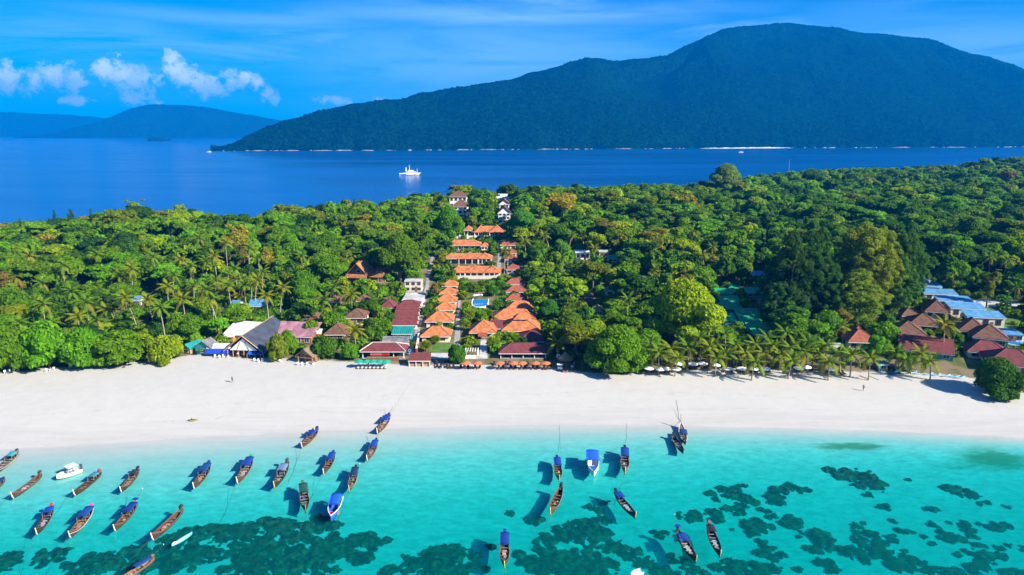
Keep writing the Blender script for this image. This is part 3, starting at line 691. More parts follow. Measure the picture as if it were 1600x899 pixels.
# terraced villa rows
def villa_row(lab, x0, x1, yt, ye, yb, gab, nw):
    r, q = house('villa_row', lab, x0, x1, yt+1.5, ye, yb, 'hip', 'tile_orange', 'cream', .5, .6, nw, veranda=2.4, cat='villa', group='rows of orange roofed villas up the slope', vis=.10)
    for (gx_, gw) in gab:       # projecting wings with their own hip roofs
        X = ((gx_-(x0+x1)/2))*q['s']; W = gw*q['s']
        b = MB(); zz = q['wh']+.12; h = q['rh']*1.22; dp = q['D']/2+2.3
        A = [(X-W/2, -dp, zz), (X+W/2, -dp, zz), (X+W/2, 0, zz), (X-W/2, 0, zz)]; pk = [(X, -dp+W*.42, zz+h), (X, q['D']*.05, zz+h)]
        for f in ([A[0],A[1],pk[0]], [A[1],A[2],pk[1],pk[0]], [A[3],A[0],pk[0],pk[1]]): b.slab(f, .14)
        wr = b.build('wing_roof', M['tile_orange'], r)
        c = MB(); c.tube([A[0], pk[0], pk[1]], .11, 5).tube([A[1], pk[0]], .11, 5); c.build('ridge_cap', M['tile_orange'], wr)
        pm = MB().box(-.13, .13, -.13, .13, -1, zz-.15).mesh('post', M['white'])
        for t_ in (-.45, -.15, .15, .45): link('post', pm, r, (X+W*t_, -dp+.3, 0))
    return r
villa_row('lowest villa row above the pool, three hipped wings', 703,783,414,425,432, ((716,26),(741,32),(769,26)), 9)
villa_row('second lowest villa row, two hipped wings and orange roof', 693,770,394,403.5,411, ((733,34),(757,22)), 8)
villa_row('third villa row up, long plain orange roof with porch columns', 697,752,373,383,391, (), 7)
villa_row('top villa row with white terrace below it', 741,790,351.5,362.5,369, ((776,24),(751,20)), 5)
house('villa', 'small orange hip roofed villa left of the top villa row', 724,738,351,360,368, 'hip','tile_orange','white', .6, .4, 2, veranda=1.8, cat='villa', vis=.08)
house('villa', 'small orange villa end at right of the plain roofed row', 751,763,378,385,391, 'hip','tile_orange','white', .6, .4, 2, cat='villa', vis=.2)
for (lab, a, b, c, d_, e) in (('upper red roofed villa right of the walk', 781,810,373,383,392), ('second red roofed villa right of the walk', 789,808,389,396,401), ('third red roofed villa right of the walk', 788,808,397,406,411), ('lowest red roofed villa right of the walk', 790,812,412,421,428)):
    house('villa', lab, a, b, c, d_, e, 'hip', 'tile_red', 'white', .6, .4, 2, cat='villa', group='red roofed villas right of the walk', vis=.12)
P = at(742, 373); s = mpp(P); root = thing('terrace_wall', (P.x, P.y, P.z), 'cream terrace wall with piers below the top villa row', 'wall'); w = 95*s
MB().box(-w/2, w/2, 0, .5, -1, 1.5).build('wall', M['cream'], root)
pm = MB().box(-.3, .3, -.25, .55, -1, 2.1).mesh('pier', M['white'])
for k in range(9): link('pier', pm, root, (-w/2+w*k/8, 0, 0))
keep(700,366,789,372, P.y-1, .1)
P = at(748, 436); s = mpp(P); root = thing('retaining_wall', (P.x, P.y, P.z), 'low ochre retaining wall under the lowest villa row', 'wall'); w = 70*s
MB().box(-w/2, w/2, 0, .5, -1, 1.1).build('wall', M['cream'], root); MB().box(-w/2, w/2, -.06, .56, 1.103, 1.2).build('coping', M['white'], root); keep(713,430,783,436, P.y-1, .1)
# hilltop buildings
r, q = house('hill_house', 'tall white hill house with dark brown hip roof topmost on the ridge', 701,731,298,307.5,326, 'hip','tile_brown','white', .6, .7, 4, cat='house', storeys=2, vis=.04)
r, q = house('hill_house', 'white three storey hill house with brown roof below the topmost house', 707,732,311,323,341, 'hip','tile_brown','white', .75, .6, 3, cat='house', storeys=3, vis=.05)
for k in range(2): MB().box(-q['w']/2, q['w']/2, -q['D']/2-1.2, -q['D']/2-.003, q['wh']/3*(k+1)-.1, q['wh']/3*(k+1)+.05).build('balcony', M['white'], r)
house('hill_hotel', 'tall hotel block with stepped brown gable roof right of white hill houses', 777,799,318,333,349, 'gable_y','tile_brown','white', .7, .6, 3, cat='hotel', storeys=3, d=14, vis=.04)
house('hill_hotel', 'upper rear hotel roof, brown and stepped above the front one', 779,797,309,319,336, 'gable_y','tile_brown','white', .7, .6, 2, cat='hotel', storeys=2, d=10, vis=.05)
house('solar_roofed_house', 'house with pale blue solar panel roof behind the hotel', 775,797,303,310,318, 'shed','sheet_white','white', .5, .3, 2, cat='house', vis=.15)
house('hidden_house', 'brown roof corner in trees left of the white hill house', 667,684,315,322,329, 'hip','tile_brown','cream', .6, .5, 2, cat='house', vis=.3)
# ---------------------------------------------------------------- houses in the wood on the right
house('white_house', 'white flat roofed house in the wood right of the villas', 899,922,391,395,406, 'flat','white','white', 0, .2, 3, cat='house', vis=.12, fmat='white')
house('cream_house', 'low cream house with flat roof beside the white one', 936,951,391,394,402, 'flat','concrete','cream', 0, .2, 2, cat='house', vis=.2)
house('green_roofed_house', 'house with small green sheet roof right of the cream house', 949,966,398,404,410, 'gable_x','sheet_green','cream', .5, .4, 2, cat='house', vis=.25)
house('grey_hut', 'grey gabled hut with pale front behind the great yellow green tree', 944,962,446,455,462, 'gable_y','sheet_grey','white', .8, .4, 1, cat='hut', vis=.2, d=5)
house('thatched_hut', 'grey round thatched hut deep in the wood right of the resort', 913,928,458,466,471, 'hip','thatch','wood', .8, .4, 1, cat='hut', vis=.2)
house('thatched_hut', 'brown thatched hut left of the great yellow green tree', 928,945,475,486,493, 'gable_y','thatch','wood', .8, .4, 1, cat='hut', vis=.2, d=6)
house('thatched_hut', 'small tan thatched roof behind the bushy tree by the restaurant', 872,884,430,439,445, 'hip','thatch','palewood', .9, .4, 1, cat='hut', vis=.25)
for (lab, a, b, c, d_, e) in (('topmost green roofed bungalow of the stepped green row', 1119,1152,450,460,466), ('second green roofed bungalow from the top of the stepped row', 1124,1157,462,473,479), ('third green roofed bungalow down the stepped row', 1126,1161,473,484,490), ('fourth green roofed bungalow, right of the step in the row', 1150,1188,482,493,499), ('fifth green roofed bungalow down the stepped row', 1157,1192,493,504,511), ('sixth green roofed bungalow near the palms', 1168,1204,504,514,521), ('lowest green roofed bungalow just behind the palms', 1176,1210,512,523,532), ('green roofed bungalow left of the step beside the great tree', 1126,1151,489,501,508), ('upper right green roofed bungalow apart from the row', 1166,1197,449,459,465), ('green gabled porch roof topping the stepped green row', 1139,1158,443,451,457)):
    house('green_bungalow', lab, a, b, c, d_, e, 'shed', 'sheet_green', 'teal', .30, .3, 3, cat='bungalow', group='green roofed bungalows stepping down the wood', vis=.10, fmat='teal')
house('blue_shed', 'pale blue roofed shed alone above the green bungalows', 1176,1196,423,430,436, 'gable_x','sheet_blue','white', .4, .3, 2, cat='shed', vis=.2)
for (lab, a, b, c, d_, e) in (('farthest blue roofed bungalow of the row', 1423,1453,432.5,437.5,444), ('second farthest blue roofed bungalow of the row', 1436,1470,441,447.5,456), ('third farthest blue roofed bungalow of the row', 1444,1494,450.5,459.5,470), ('third nearest blue roofed bungalow of the row', 1466,1517,461,470,482), ('second nearest blue roofed bungalow with pale side wall', 1485,1537,471,482,497), ('nearest blue roofed bungalow with door facing the lawn', 1511,1567,484,496,513)):
    house('blue_bungalow', lab, a, b, c, d_, e, 'shed', 'sheet_blue', 'cream', .18, .25, 3, cat='bungalow', group='blue roofed bungalows in a row', vis=.06, rz=R(-9))
for (lab, a, b, c, d_, e, rz, rm) in (
 ('rear brown hip roof beside the second nearest blue bungalow', 1446,1481,466,487,497, -20,'tile_brown'),
 ('brown hip roof behind the lone palm, left of the twin roofs', 1421,1466,489,508,520, -18,'tile_brown'),
 ('small brown roof at the foot of the golden casuarina', 1408,1436,480,493,502, -8,'tile_brown'),
 ('cross shaped brown roof above the front palms', 1394,1446,500,524,540, -18,'tile_brown'),
 ('left twin of two tall brown hip roofs beside the blue bungalow', 1499,1540,495,518,533, -24,'tile_brown'),
 ('right twin of two tall brown hip roofs with teal wall', 1521,1572,505,529,545, -24,'tile_brown'),
 ('dark maroon roof below the twin brown hips', 1514,1573,531,551,562, -20,'tile_maroon'),
 ('large maroon hip roof at right edge above the beach tree', 1546,1622,543,571,584, -24,'tile_maroon'),
 ('red brown roofed house behind the bright beach shrub', 1324,1372,514,534,548, -6,'tile_red'),
 ('red gable end stacked behind the red brown house', 1333,1350,508,518,528, -6,'tile_red')):
    house('brown_house', lab, a, b, c, d_, e, 'hip', rm, 'teal' if 'teal' in lab else 'cream', .62, .6, 3, cat='house', group='brown roofed houses on the right', rz=R(rz), vis=.10)
house('lean_to', 'long slanting maroon lean-to behind the front palms', 1408,1484,524,549,560, 'shed','tile_maroon','teal', .5, .3, 4, cat='house', rz=R(-26), vis=.10)
house('teal_cabin', 'teal cabin wall seen beneath the front palms', 1372,1388,566,569,580, 'shed','sheet_teal','teal', .3, .2, 1, cat='cabin', vis=.2)
house('grey_deck_shed', 'grey flat shed roof among the low palms', 1289,1318,536,542,551, 'shed','concrete','teal', .2, .2, 2, cat='shed', vis=.25)
r, q = house('glass_pavilion', 'pale blue glass roofed pavilion at right edge beside the maroon roofs', 1557,1598,513,523,534, 'flat','sheet_blue','white', 0, .2, 3, cat='pavilion', vis=.08, rz=R(-10))
# ---------------------------------------------------------------- paths, lawn, pool
def draped(name, pts, mat, kind='structure', lift=.06, **kw):
    """a ribbon or patch following the ground: rows of (left px, right px, y px)"""
    V, Qs = [], []; nx = 5
    rows = []
    for a, b in zip(pts[:-1], pts[1:]):
        for t in np.linspace(0, 1, 7)[:-1]: rows.append([a[k]+(b[k]-a[k])*t for k in range(3)])
    rows.append(pts[-1])
    for (l, r_, y) in rows:
        for k in range(nx): p = at(l+(r_-l)*k/(nx-1), y); V.append((p.x, p.y, p.z+lift))
    for i in range(len(rows)-1):
        for k in range(nx-1): a = i*nx+k; Qs.append((a, a+1, a+nx+1, a+nx))
    o = link(name, mesh_np(name, V, Qs, mat, None, True)); o['kind'] = kind
    for v in V[::3]: FOOT.append((v[0], v[1], 1.2))
    return o
draped('lane', [(637,646,556),(645,653,530),(653,660,500),(659,666,470),(664,670,450),(667,672,432),(671,676,412),(675,679,396)], M['paving'])
keep(640,470,664,556, 300, .15); keep(672,396,680,430, 380, .4)
draped('paved_walk', [(708,719,545),(710,719,525),(712,719,505),(714,719,488),(716,720,470)], M['paving'], lift=.07)
draped('dark_walk', [(748,762,561),(750,761,545),(751,760,531)], M['concrete'], lift=.07)
draped('villa_walk', [(775,782,436),(777,783,410),(779,783,385),(779,782,372)], M['paving'], lift=.07)
keep(709,500,719,545, 205, .1); keep(749,533,761,560, 195, .1)
draped('lawn', [(672,704,551),(676,705,543),(680,704,536)], M['lawn'], lift=.05)
draped('side_lawn', [(1530,1640,520),(1530,1660,505),(1515,1660,492),(1510,1650,482),(1500,1630,472)], M['lawn'], lift=.05)
draped('sand_track', [(1530,1600,480),(1525,1590,474),(1515,1570,469)], M['sand'], lift=.09)
keep(1530,470,1600,520, 260, .25); keep(672,536,704,551, 205, .1)
draped('sand_court', [(660,705,561),(664,704,556),(666,703,552)], M['concrete'], lift=.06)
# pool with deck, white sunshades
m, n, out = mat('pool_water'); p = n.new('ShaderNodeBsdfPrincipled'); n.link(p.outputs[0], out.inputs[0]); p.inputs['Base Color'].default_value = (.01,.17,.42,1); p.inputs['Roughness'].default_value = .06
n.link(n.bump(n.noise(n.new('ShaderNodeNewGeometry').outputs['Position'], 2.0, 3), .2, .03), p.inputs['Normal']); M['pool'] = m
def pool(px, yb, yt, rxp, label):
    a, b = at(px, yb), at(px, yt); c = (a+b)/2; s = mpp(c); ry = (b-a).length/2; rx = rxp*s; z = gz(c.x, c.y) + .18
    root = thing('swimming_pool', (c.x, c.y, z), label, 'pool')
    n_ = 28; ring = [(cos(2*pi*k/n_), sin(2*pi*k/n_)) for k in range(n_)]
    sq = [(math.copysign(abs(x)**.62, x), math.copysign(abs(y)**.8, y)) for x, y in ring]
    MB().add([(x*rx, y*ry, 0) for x, y in sq], [tuple(range(n_))]).build('water', M['pool'], root)
    v = []; f = []
    for x, y in sq: v += [(x*rx, y*ry, -.4), (x*rx, y*ry, .1), (x*(rx+.35), y*(ry+.35), .1), (x*(rx+.35), y*(ry+.35), -1.2)]
    for k in range(n_):
        for j in range(3): f.append((k*4+j, k*4+j+1, ((k+1) % n_)*4+j+1, ((k+1) % n_)*4+j))
    MB().add(v, f).build('coping', M['white'], root)
    keep(px-rxp, yt, px+rxp, yb, a.y-1, .08); FOOT.append((c.x, c.y, max(rx, ry)+1))
pool(750.5, 482, 462, 12, 'oval blue swimming pool between the rows of resort cottages')
pool(1583, 541, 529, 16, 'pale blue pool at right edge beside the large maroon roof')
# gate and sign on the beach in front of the resort
P = at(737, 561); s = mpp(P); root = thing('beach_gate', (P.x, P.y, P.z), 'white pergola gate on the sand beside the dark walk', 'gate'); w = 19*s
for sx_ in (-1, 1):
    for yy in (0, 2.4): MB().box(sx_*w/2-.15, sx_*w/2+.15, yy, yy+.3, 0, 2.2).build('post', M['white'], root)
for k in range(6): MB().box(-w/2-.2+k*(w+.1)/5, -w/2-.02+k*(w+.1)/5, -.3, 3.0, 2.203, 2.33).build('slat', M['white'], root)
MB().box(-w/2+.16, w/2-.16, .1, .2, 0, 1.1).build('panel', M['white'], root)
keep(727,543,748,561, P.y-1, .1)
P = at(640, 556); root = thing('lane_sign', (P.x, P.y, P.z), 'dark blue board with pale emblem standing in the lane mouth', 'sign')
o = MB().box(-.75, .75, -.05, .05, .3, 2.3).build('board', M['tarp'], root); o.color = (.01,.05,.13,1)
o = MB().add([(.42*cos(k*pi/8), -.06, 1.55+.42*sin(k*pi/8)) for k in range(16)] + [(.30*cos(k*pi/8), -.06, 1.55+.30*sin(k*pi/8)) for k in range(16)], [(k, (k+1) % 16, 16+(k+1) % 16, 16+k) for k in range(16)]).box(-.06, .06, -.066, -.052, .8, 1.3).box(-.5, .5, -.066, -.052, .5, .68).build('emblem', M['tarp'], root); o.color = (.35,.55,.68,1)
pm = MB().box(-.05, .05, -.04, .04, -.2, .3).mesh('leg', M['dark'])
for sx_ in (-.6, .6): link('leg', pm, root, (sx_, 0, 0))
keep(634,540,646,557, P.y-1, .05)
P = at(651, 553); Pq = at(655, 527); root = thing('brick_pillar_wall', (P.x, P.y, P.z), 'narrow terracotta wall along the right side of the lane', 'wall', None, -math.atan2(Pq.x-P.x, Pq.y-P.y)); L_ = (Pq-P).length
MB().box(-.25, .25, 0, L_, -1, 1.6).build('wall', M['tile_red'], root); MB().box(-.32, .32, -.1, L_+.1, 1.603, 1.72).build('coping', M['cream'], root)
# ---------------------------------------------------------------- foliage
def leaf_mat(name, attr):
    m, n, out = mat(name); p = n.new('ShaderNodeBsdfPrincipled'); p.inputs['Roughness'].default_value = .62; p.inputs['Specular IOR Level'].default_value = .06
    base = n.new('ShaderNodeAttribute', attribute_name='tone').outputs['Color'] if attr else n.new('ShaderNodeObjectInfo').outputs['Color']
    v = n.new('ShaderNodeAttribute', attribute_name='leaf').outputs['Fac']
    lo = n.mix(1.0, base, (.70,.78,.7), 'MULTIPLY'); hi = n.mix(1.0, base, (1.75,1.5,1.1), 'MULTIPLY')
    cc = n.mix(v, lo, hi)
    n.link(cc, p.inputs['Base Color'])
    tr = n.new('ShaderNodeBsdfTranslucent'); n.link(n.mix(1.0, cc, (1.15,1.25,.5), 'MULTIPLY'), tr.inputs['Color'])
    mx = n.new('ShaderNodeMixShader'); mx.inputs[0].default_value = .38; n.link(p.outputs[0], mx.inputs[1]); n.link(tr.outputs[0], mx.inputs[2]); n.link(mx.outputs[0], out.inputs[0])
    return m
M['leaf'] = leaf_mat('leaves', False); M['leaf_mass'] = leaf_mat('leaves_in_mass', True)
def crown_np(rng, lobes, n, size, core=.80, up=.15, droop=0.0, narrow=.55, core_res=(8, 5)):
    """many leaf sprays over a set of round boughs (cx,cy,cz,rx,ry,rz), with a leafy core inside each"""
    L = np.array(lobes, float); w_ = (L[:, 3]*L[:, 4]*L[:, 5])**(2/3); 
    k = rng.choice(len(L), int(n*1.7), p=w_/w_.sum())
    d = rng.normal(size=(len(k), 3)); d /= np.linalg.norm(d, axis=1)[:, None]
    d[:, 2] = np.where(d[:, 2] < -.35, -d[:, 2], d[:, 2])
    rr = rng.uniform(.86, 1.10, len(k))
    p = L[k, :3] + d*L[k, 3:]*rr[:, None]
    ok = np.ones(len(k), bool)
    for i in range(len(L)):
        q = (p-L[i, :3])/(L[i, 3:]*.86); ok &= ~((q*q).sum(1) < 1)
    p, d, k = p[ok][:n], d[ok][:n], k[ok][:n]; m_ = len(p)
    nr = d/L[k, 3:]; nr /= np.linalg.norm(nr, axis=1)[:, None]
    nr = nr*.8 + rng.normal(size=(m_, 3))*.42 + np.array([0, 0, up]); nr /= np.linalg.norm(nr, axis=1)[:, None]
    t = np.cross(nr, rng.normal(size=(m_, 3))); t /= np.linalg.norm(t, axis=1)[:, None]; b = np.cross(nr, t)
    a = size*rng.uniform(.55, 1.35, m_)[:, None]; c = a*rng.uniform(narrow*.7, narrow*1.3, m_)[:, None]
    P = np.stack([p+a*t, p+c*b+nr*a*.12, p-a*t*.9, p-c*b+nr*a*.12], 1)
    if droop: P[:, 0, 2] -= droop*a[:, 0]; P[:, 2, 2] -= droop*a[:, 0]
    V = [P.reshape(-1, 3)]; Q = [np.arange(m_*4).reshape(-1, 4)]
    leaf = np.repeat(np.clip(rng.normal(.42, .26, m_), 0, 1), 4)
    lv = [leaf]; base = m_*4
    nu, nv = core_res
    for l in L:
        th = np.linspace(0, 2*pi, nu, endpoint=False); ph = np.linspace(-1.1, pi/2*.98, nv)
        T, Pp = np.meshgrid(th, ph, indexing='ij'); jt = rng.uniform(.9, 1.06, T.shape)*core
        g_ = np.stack([np.cos(T)*np.cos(Pp)*jt*l[3]+l[0], np.sin(T)*np.cos(Pp)*jt*l[4]+l[1], np.sin(Pp)*jt*l[5]+l[2]], -1).reshape(-1, 3)
        i, j = np.meshgrid(np.arange(nu), np.arange(nv-1), indexing='ij'); i, j = i.ravel(), j.ravel(); i2 = (i+1) % nu
        Q.append(np.stack([i*nv+j, i2*nv+j, i2*nv+j+1, i*nv+j+1], 1)+base); V.append(g_); lv.append(np.full(len(g_), .22)); base += len(g_)
    return np.concatenate(V), np.concatenate(Q), np.concatenate(lv)
def lobes_round(rng, n, r=5.0, h=6.0, z0=5.0, flat_=.8, spread=.62):
    out = [(0, 0, z0+h*.42, r*.62, r*.62, h*.42)]
    for i in range(n):
        a = 2*pi*i/n + rng.uniform(-.4, .4); q = spread*r*rng.uniform(.65, 1.15); z = z0 + h*rng.uniform(.12, .8); s = r*rng.uniform(.28, .46)
        if z > z0+h*.55: q *= .6
        out.append((q*cos(a), q*sin(a), z, s*rng.uniform(.9, 1.2), s*rng.uniform(.9, 1.2), s*flat_*rng.uniform(.8, 1.05)))
    return out
def trunk_mb(h, r, rng, limbs=4, spread=2.5):
    b = MB(); lean = rng.uniform(-.4, .4, 2); b.tube([(0, 0, -1), (lean[0]*.4, lean[1]*.4, h*.5), (lean[0], lean[1], h)], [r*1.3, r, r*.55], 7)
    for k in range(limbs):
        a = 2*pi*k/limbs + rng.uniform(-.4, .4); z = h*rng.uniform(.55, .8)
        b.tube([(lean[0]*.7, lean[1]*.7, z), (cos(a)*spread*.5, sin(a)*spread*.5, z+h*.15), (cos(a)*spread, sin(a)*spread, z+h*.34)], [r*.5, r*.38, r*.2], 5)
    return b
rng = np.random.default_rng(5)
KIND = {}
def add_kind(kind, V, Q, lv, tb, bark='bark'):
    KIND.setdefault(kind, []).append((mesh_np('crown', V, Q, M['leaf'], {'leaf': ('FLOAT', lv)}), tb.mesh('trunk', M[bark], True), V, Q, lv))
for i in range(14):     # broad crowns, no two alike: domed, flat topped, ragged, tall
    hh = (8.2, 5.4, 9.6, 7.2, 10.6, 6.2)[i % 6]; z0 = (4.4, 7.6, 3.4, 5.4, 2.6, 6.8)[i % 6]; rr_ = (5.2, 5.8, 4.6, 5.4, 4.2, 5.6)[i % 6]
    lb = lobes_round(rng, 6+(i*5) % 9, rr_, hh, z0, (.8, .55, 1.0, .7, 1.15, .6)[i % 6], (.62, .74, .58, .7, .5, .78)[i % 6])
    if i % 3 == 1: lb = lb[1:]
    lb += [(rng.uniform(-1, 1)*rr_*.9, rng.uniform(-1, 1)*rr_*.9, z0+hh*rng.uniform(.2, .95), .9, .9, .7) for k in range(4)]
    add_kind('broad', *crown_np(rng, lb, 2300, (.42, .6, .5, .72, .46, .56)[i % 6], core=(.8, .7, .78)[i % 3]), trunk_mb(z0+hh*.5, .32, rng, 5, rr_*.5))
for i in range(3):      # tall loose crowns showing their limbs
    add_kind('tall', *crown_np(rng, [(rng.uniform(-2.2, 2.2), rng.uniform(-2.2, 2.2), 7+j*1.15, rng.uniform(1.3, 2.2), rng.uniform(1.3, 2.2), rng.uniform(.9, 1.4)) for j in range(8)], 1500, .5, core=.62), trunk_mb(14, .3, rng, 6, 2.2))
for i in range(4):      # dense shrubs down to the ground
    add_kind('shrub', *crown_np(rng, [(0, 0, 1.6, 2.4, 2.4, 2.0)]+[(2.0*cos(a), 2.0*sin(a), 1.0+rng.uniform(0, 1.4), rng.uniform(1, 1.6), rng.uniform(1, 1.6), rng.uniform(.9, 1.4)) for a in np.arange(0, 6.2, .85)], 1500, .33), trunk_mb(2, .14, rng, 3, .9))
for i in range(4):      # dense low trees with leaves down to the ground
    add_kind('bushtree', *crown_np(rng, [(0, 0, 3.4, 3.6, 3.6, 3.4)]+[(3.0*cos(a), 3.0*sin(a), rng.uniform(1.2, 4.6), rng.uniform(1.5, 2.3), rng.uniform(1.5, 2.3), rng.uniform(1.1, 1.7)) for a in np.arange(0, 6.2, .55)], 2600, .42), trunk_mb(4, .22, rng, 3, 1.5))
for i in range(3):      # great spreading crowns for the big single trees
    lb = [(0, 0, 7.5, 4.6, 4.6, 4.4)]
    for j in range(26):
        a = rng.uniform(0, 2*pi); q = rng.uniform(1.5, 6.0); z = 3.2 + rng.uniform(0, 1)*(9.2-q*.75)
        s = rng.uniform(1.1, 2.1); lb.append((q*cos(a), q*sin(a), z, s*1.15, s*1.15, s*.82))
    add_kind('great', *crown_np(rng, lb, 7500, .36), trunk_mb(8, .55, rng, 6, 3.5))
for i in range(2):      # great low crowns that sweep down to the ground
    lb = [(0, 0, 4.2, 4.6, 4.6, 3.8)]
    for j in range(34):
        a = rng.uniform(0, 2*pi); q = rng.uniform(1.5, 6.0); z = 1.1 + rng.uniform(0, 1)*(7.6-q*.75)
        k = rng.uniform(.9, 1.8); lb.append((q*cos(a), q*sin(a), z, k*1.2, k*1.2, k*.75))
    add_kind('greatbush', *crown_np(rng, lb, 8000, .33), trunk_mb(5, .4, rng, 5, 3.0))
for i in range(3):      # casuarinas: feathery plumes up a tall stem
    lb = []
    for j in range(120):
        t = rng.uniform(0, 1); z = 3 + 18.2*t; q = 4.1*sin(pi*(.20+.76*t))**.8*rng.uniform(.2, 1.0)**.6*(1+.25*sin(j*1.7)); a = j*2.4+rng.uniform(-.5, .5)
        k = rng.uniform(.45, .95)*(1.15-.4*t); lb.append((q*cos(a), q*sin(a), z, k, k, k*rng.uniform(1.1, 2.0)))
    add_kind('casuarina', *crown_np(rng, lb, 9000, .34, core=.6, up=.35, narrow=.2, droop=.15, core_res=(5, 4)), trunk_mb(14, .13, rng, 3, .8))
for i in range(2):      # round fan palms and cycads: a ball of stiff leaves
    m_ = 420; d = rng.normal(size=(m_, 3)); d[:, 2] = np.abs(d[:, 2])*.9-.25; d /= np.linalg.norm(d, axis=1)[:, None]
    c = np.array([0, 0, 1.6]); s = np.cross(d, (0, 0, 1)); s /= np.linalg.norm(s, axis=1)[:, None]; l = rng.uniform(1.7, 2.3, m_)[:, None]
    P = np.stack([c+d*.3, c+d*l*.55+s*.14, c+d*l-np.array([0, 0, .28]), c+d*l*.55-s*.14], 1)
    add_kind('fan', P.reshape(-1, 3), np.arange(m_*4).reshape(-1, 4), np.repeat(np.clip(rng.normal(.5, .25, m_), 0, 1), 4), MB().tube([(0, 0, -.5), (0, 0, 1.7)], [.2, .16], 7), 'palm_bark')
FAR = []
for i in range(12):
    V, Q, lv = crown_np(rng, lobes_round(rng, 5+i % 5, (5.2, 5.6, 4.6)[i % 3], (7.6, 5.6, 9.2)[i % 3], (4.4, 6.8, 3.2)[i % 3], (.8, .6, 1.0)[i % 3], (.62, .75, .55)[i % 3]), 330, (1.0, .8, 1.15, .9)[i % 4], core=.82, core_res=(6, 4)); FAR.append((V, Q, lv))
FARC = []
for i in range(2):
    lb = [((2.6*(1-t)+.4)*cos(t*37+i)*.6, (2.6*(1-t)+.4)*sin(t*37+i)*.6, 4+16*t, 1.3-.5*t, 1.3-.5*t, 1.8) for t in np.linspace(0, 1, 12)]
    FARC.append(crown_np(rng, lb, 420, .8, core=.6, narrow=.3, core_res=(5, 4)))
BUSH = []
for i in range(4):
    BUSH.append(crown_np(rng, [(0, 0, .8, 1.7, 1.7, 1.1), (1.1, .5, .6, 1.1, 1.1, .9), (-.9, .8, .7, 1.2, 1.2, .9), (0, -1.1, .5, 1.1, 1.1, .8)], 110, .5, core=.82, core_res=(6, 3)))
CLR = dict(dark=(.030,.090,.012), deep=(.056,.145,.009), mid=(.100,.212,.007), fresh=(.115,.275,.008), lime=(.205,.305,.008), olive=(.140,.200,.009), gold=(.21,.205,.018), tan=(.19,.165,.04), blue=(.042,.115,.022))
def tone(c, r): 
    c = CLR[c] if isinstance(c, str) else c; k = r.uniform(.82, 1.2); h = r.uniform(.86, 1.16); return (c[0]*k*h, c[1]*k, c[2]*k, 1)
rnd = random.Random(21)
PLACED = []        # trees already standing: x, y, r
def tree(kind, P, r, h, color, label, name='tree', cat='tree', group=None, base_r=None, tilt=0.0, v=None):
    ks = KIND[kind]; cm, tm, V, *_ = ks[rnd.randrange(len(ks)) if v is None else v % len(ks)]
    R0 = {'broad': 5.6, 'tall': 3.6, 'shrub': 3.2, 'bushtree': 5.0, 'great': 7.6, 'greatbush': 7.2, 'casuarina': 4.3, 'fan': 2.1}[kind]; H0 = {'broad': 13.5, 'tall': 16.3, 'shrub': 3.7, 'bushtree': 7.0, 'great': 13.2, 'greatbush': 9.0, 'casuarina': 23.5, 'fan': 3.7}[kind]
    root = thing(name, (P[0], P[1], P[2]), label, cat, group, rnd.uniform(0, 6.28) if not tilt else 0, (r/R0, r/R0, h/H0))
    if tilt: root.rotation_euler = (tilt, 0, 0)
    c = link('crown', cm, root); c.color = tone(color, rnd); link('trunk', tm, root)
    PLACED.append((P[0], P[1], r*.75))
    return root
def tree_px(kind, x0, y0, x1, y1, color, label, name='tree', cat='tree', group=None, k=1.0, v=None, foot=.86):
    """a tree that fills a box of the photo, rooted at the foot of that box"""
    P = at((x0+x1)/2, y1-(y1-y0)*(1-foot)); s = mpp(P); dep = math.atan2(H-P.z, P.y); r = (x1-x0)*s/2*k
    lo, hi = 2.0, 60.0
    for _ in range(24):
        h = (lo+hi)/2
        if proj(P.x, P.y+r*.2, P.z+h)[1] > y0: lo = h
        else: hi = h
    return tree(kind, P, r, max(h, 1.5), color, label, name, cat, group, v=v)
# ------- trees one can tell apart
tree_px('great', 1003,426,1131,562, 'lime', 'great spreading yellow green tree right of the resort', v=0)
tree_px('greatbush', 915,500,1016,598, 'fresh', 'dark glossy layered tree hanging over the beach right of the thatched bar', v=1, foot=.80)
tree_px('greatbush', 1512,552,1594,624, (.05,.14,.012), 'round dark tree leaning out over the sand at the right', v=2, foot=.86)
tree_px('great', 448,416,504,500, 'fresh', 'bright green domed tree behind the pink roofed hall', v=1)
tree_px('great', 588,357,664,452, 'mid', 'big green tree left of the lane head', v=2)
tree_px('great', 676,316,728,396, 'fresh', 'tall fresh green tree left of the villa rows', v=0)
tree_px('great', 789,322,842,388, (.06,.22,.018), 'rounded emerald tree right of the top villa row', v=1)
tree_px('great', 838,464,878,508, (.06,.22,.025), 'emerald tree right of the large resort halls', v=2)
tree_px('great', 862,482,922,556, 'mid', 'bushy green tree behind the round thatched bar', v=0)
tree_px('broad', 868,432,915,492, 'lime', 'yellow green bushy tree behind the emerald one')
tree_px('broad', 893,410,930,455, 'olive', 'olive tree below the white flat roofed house')
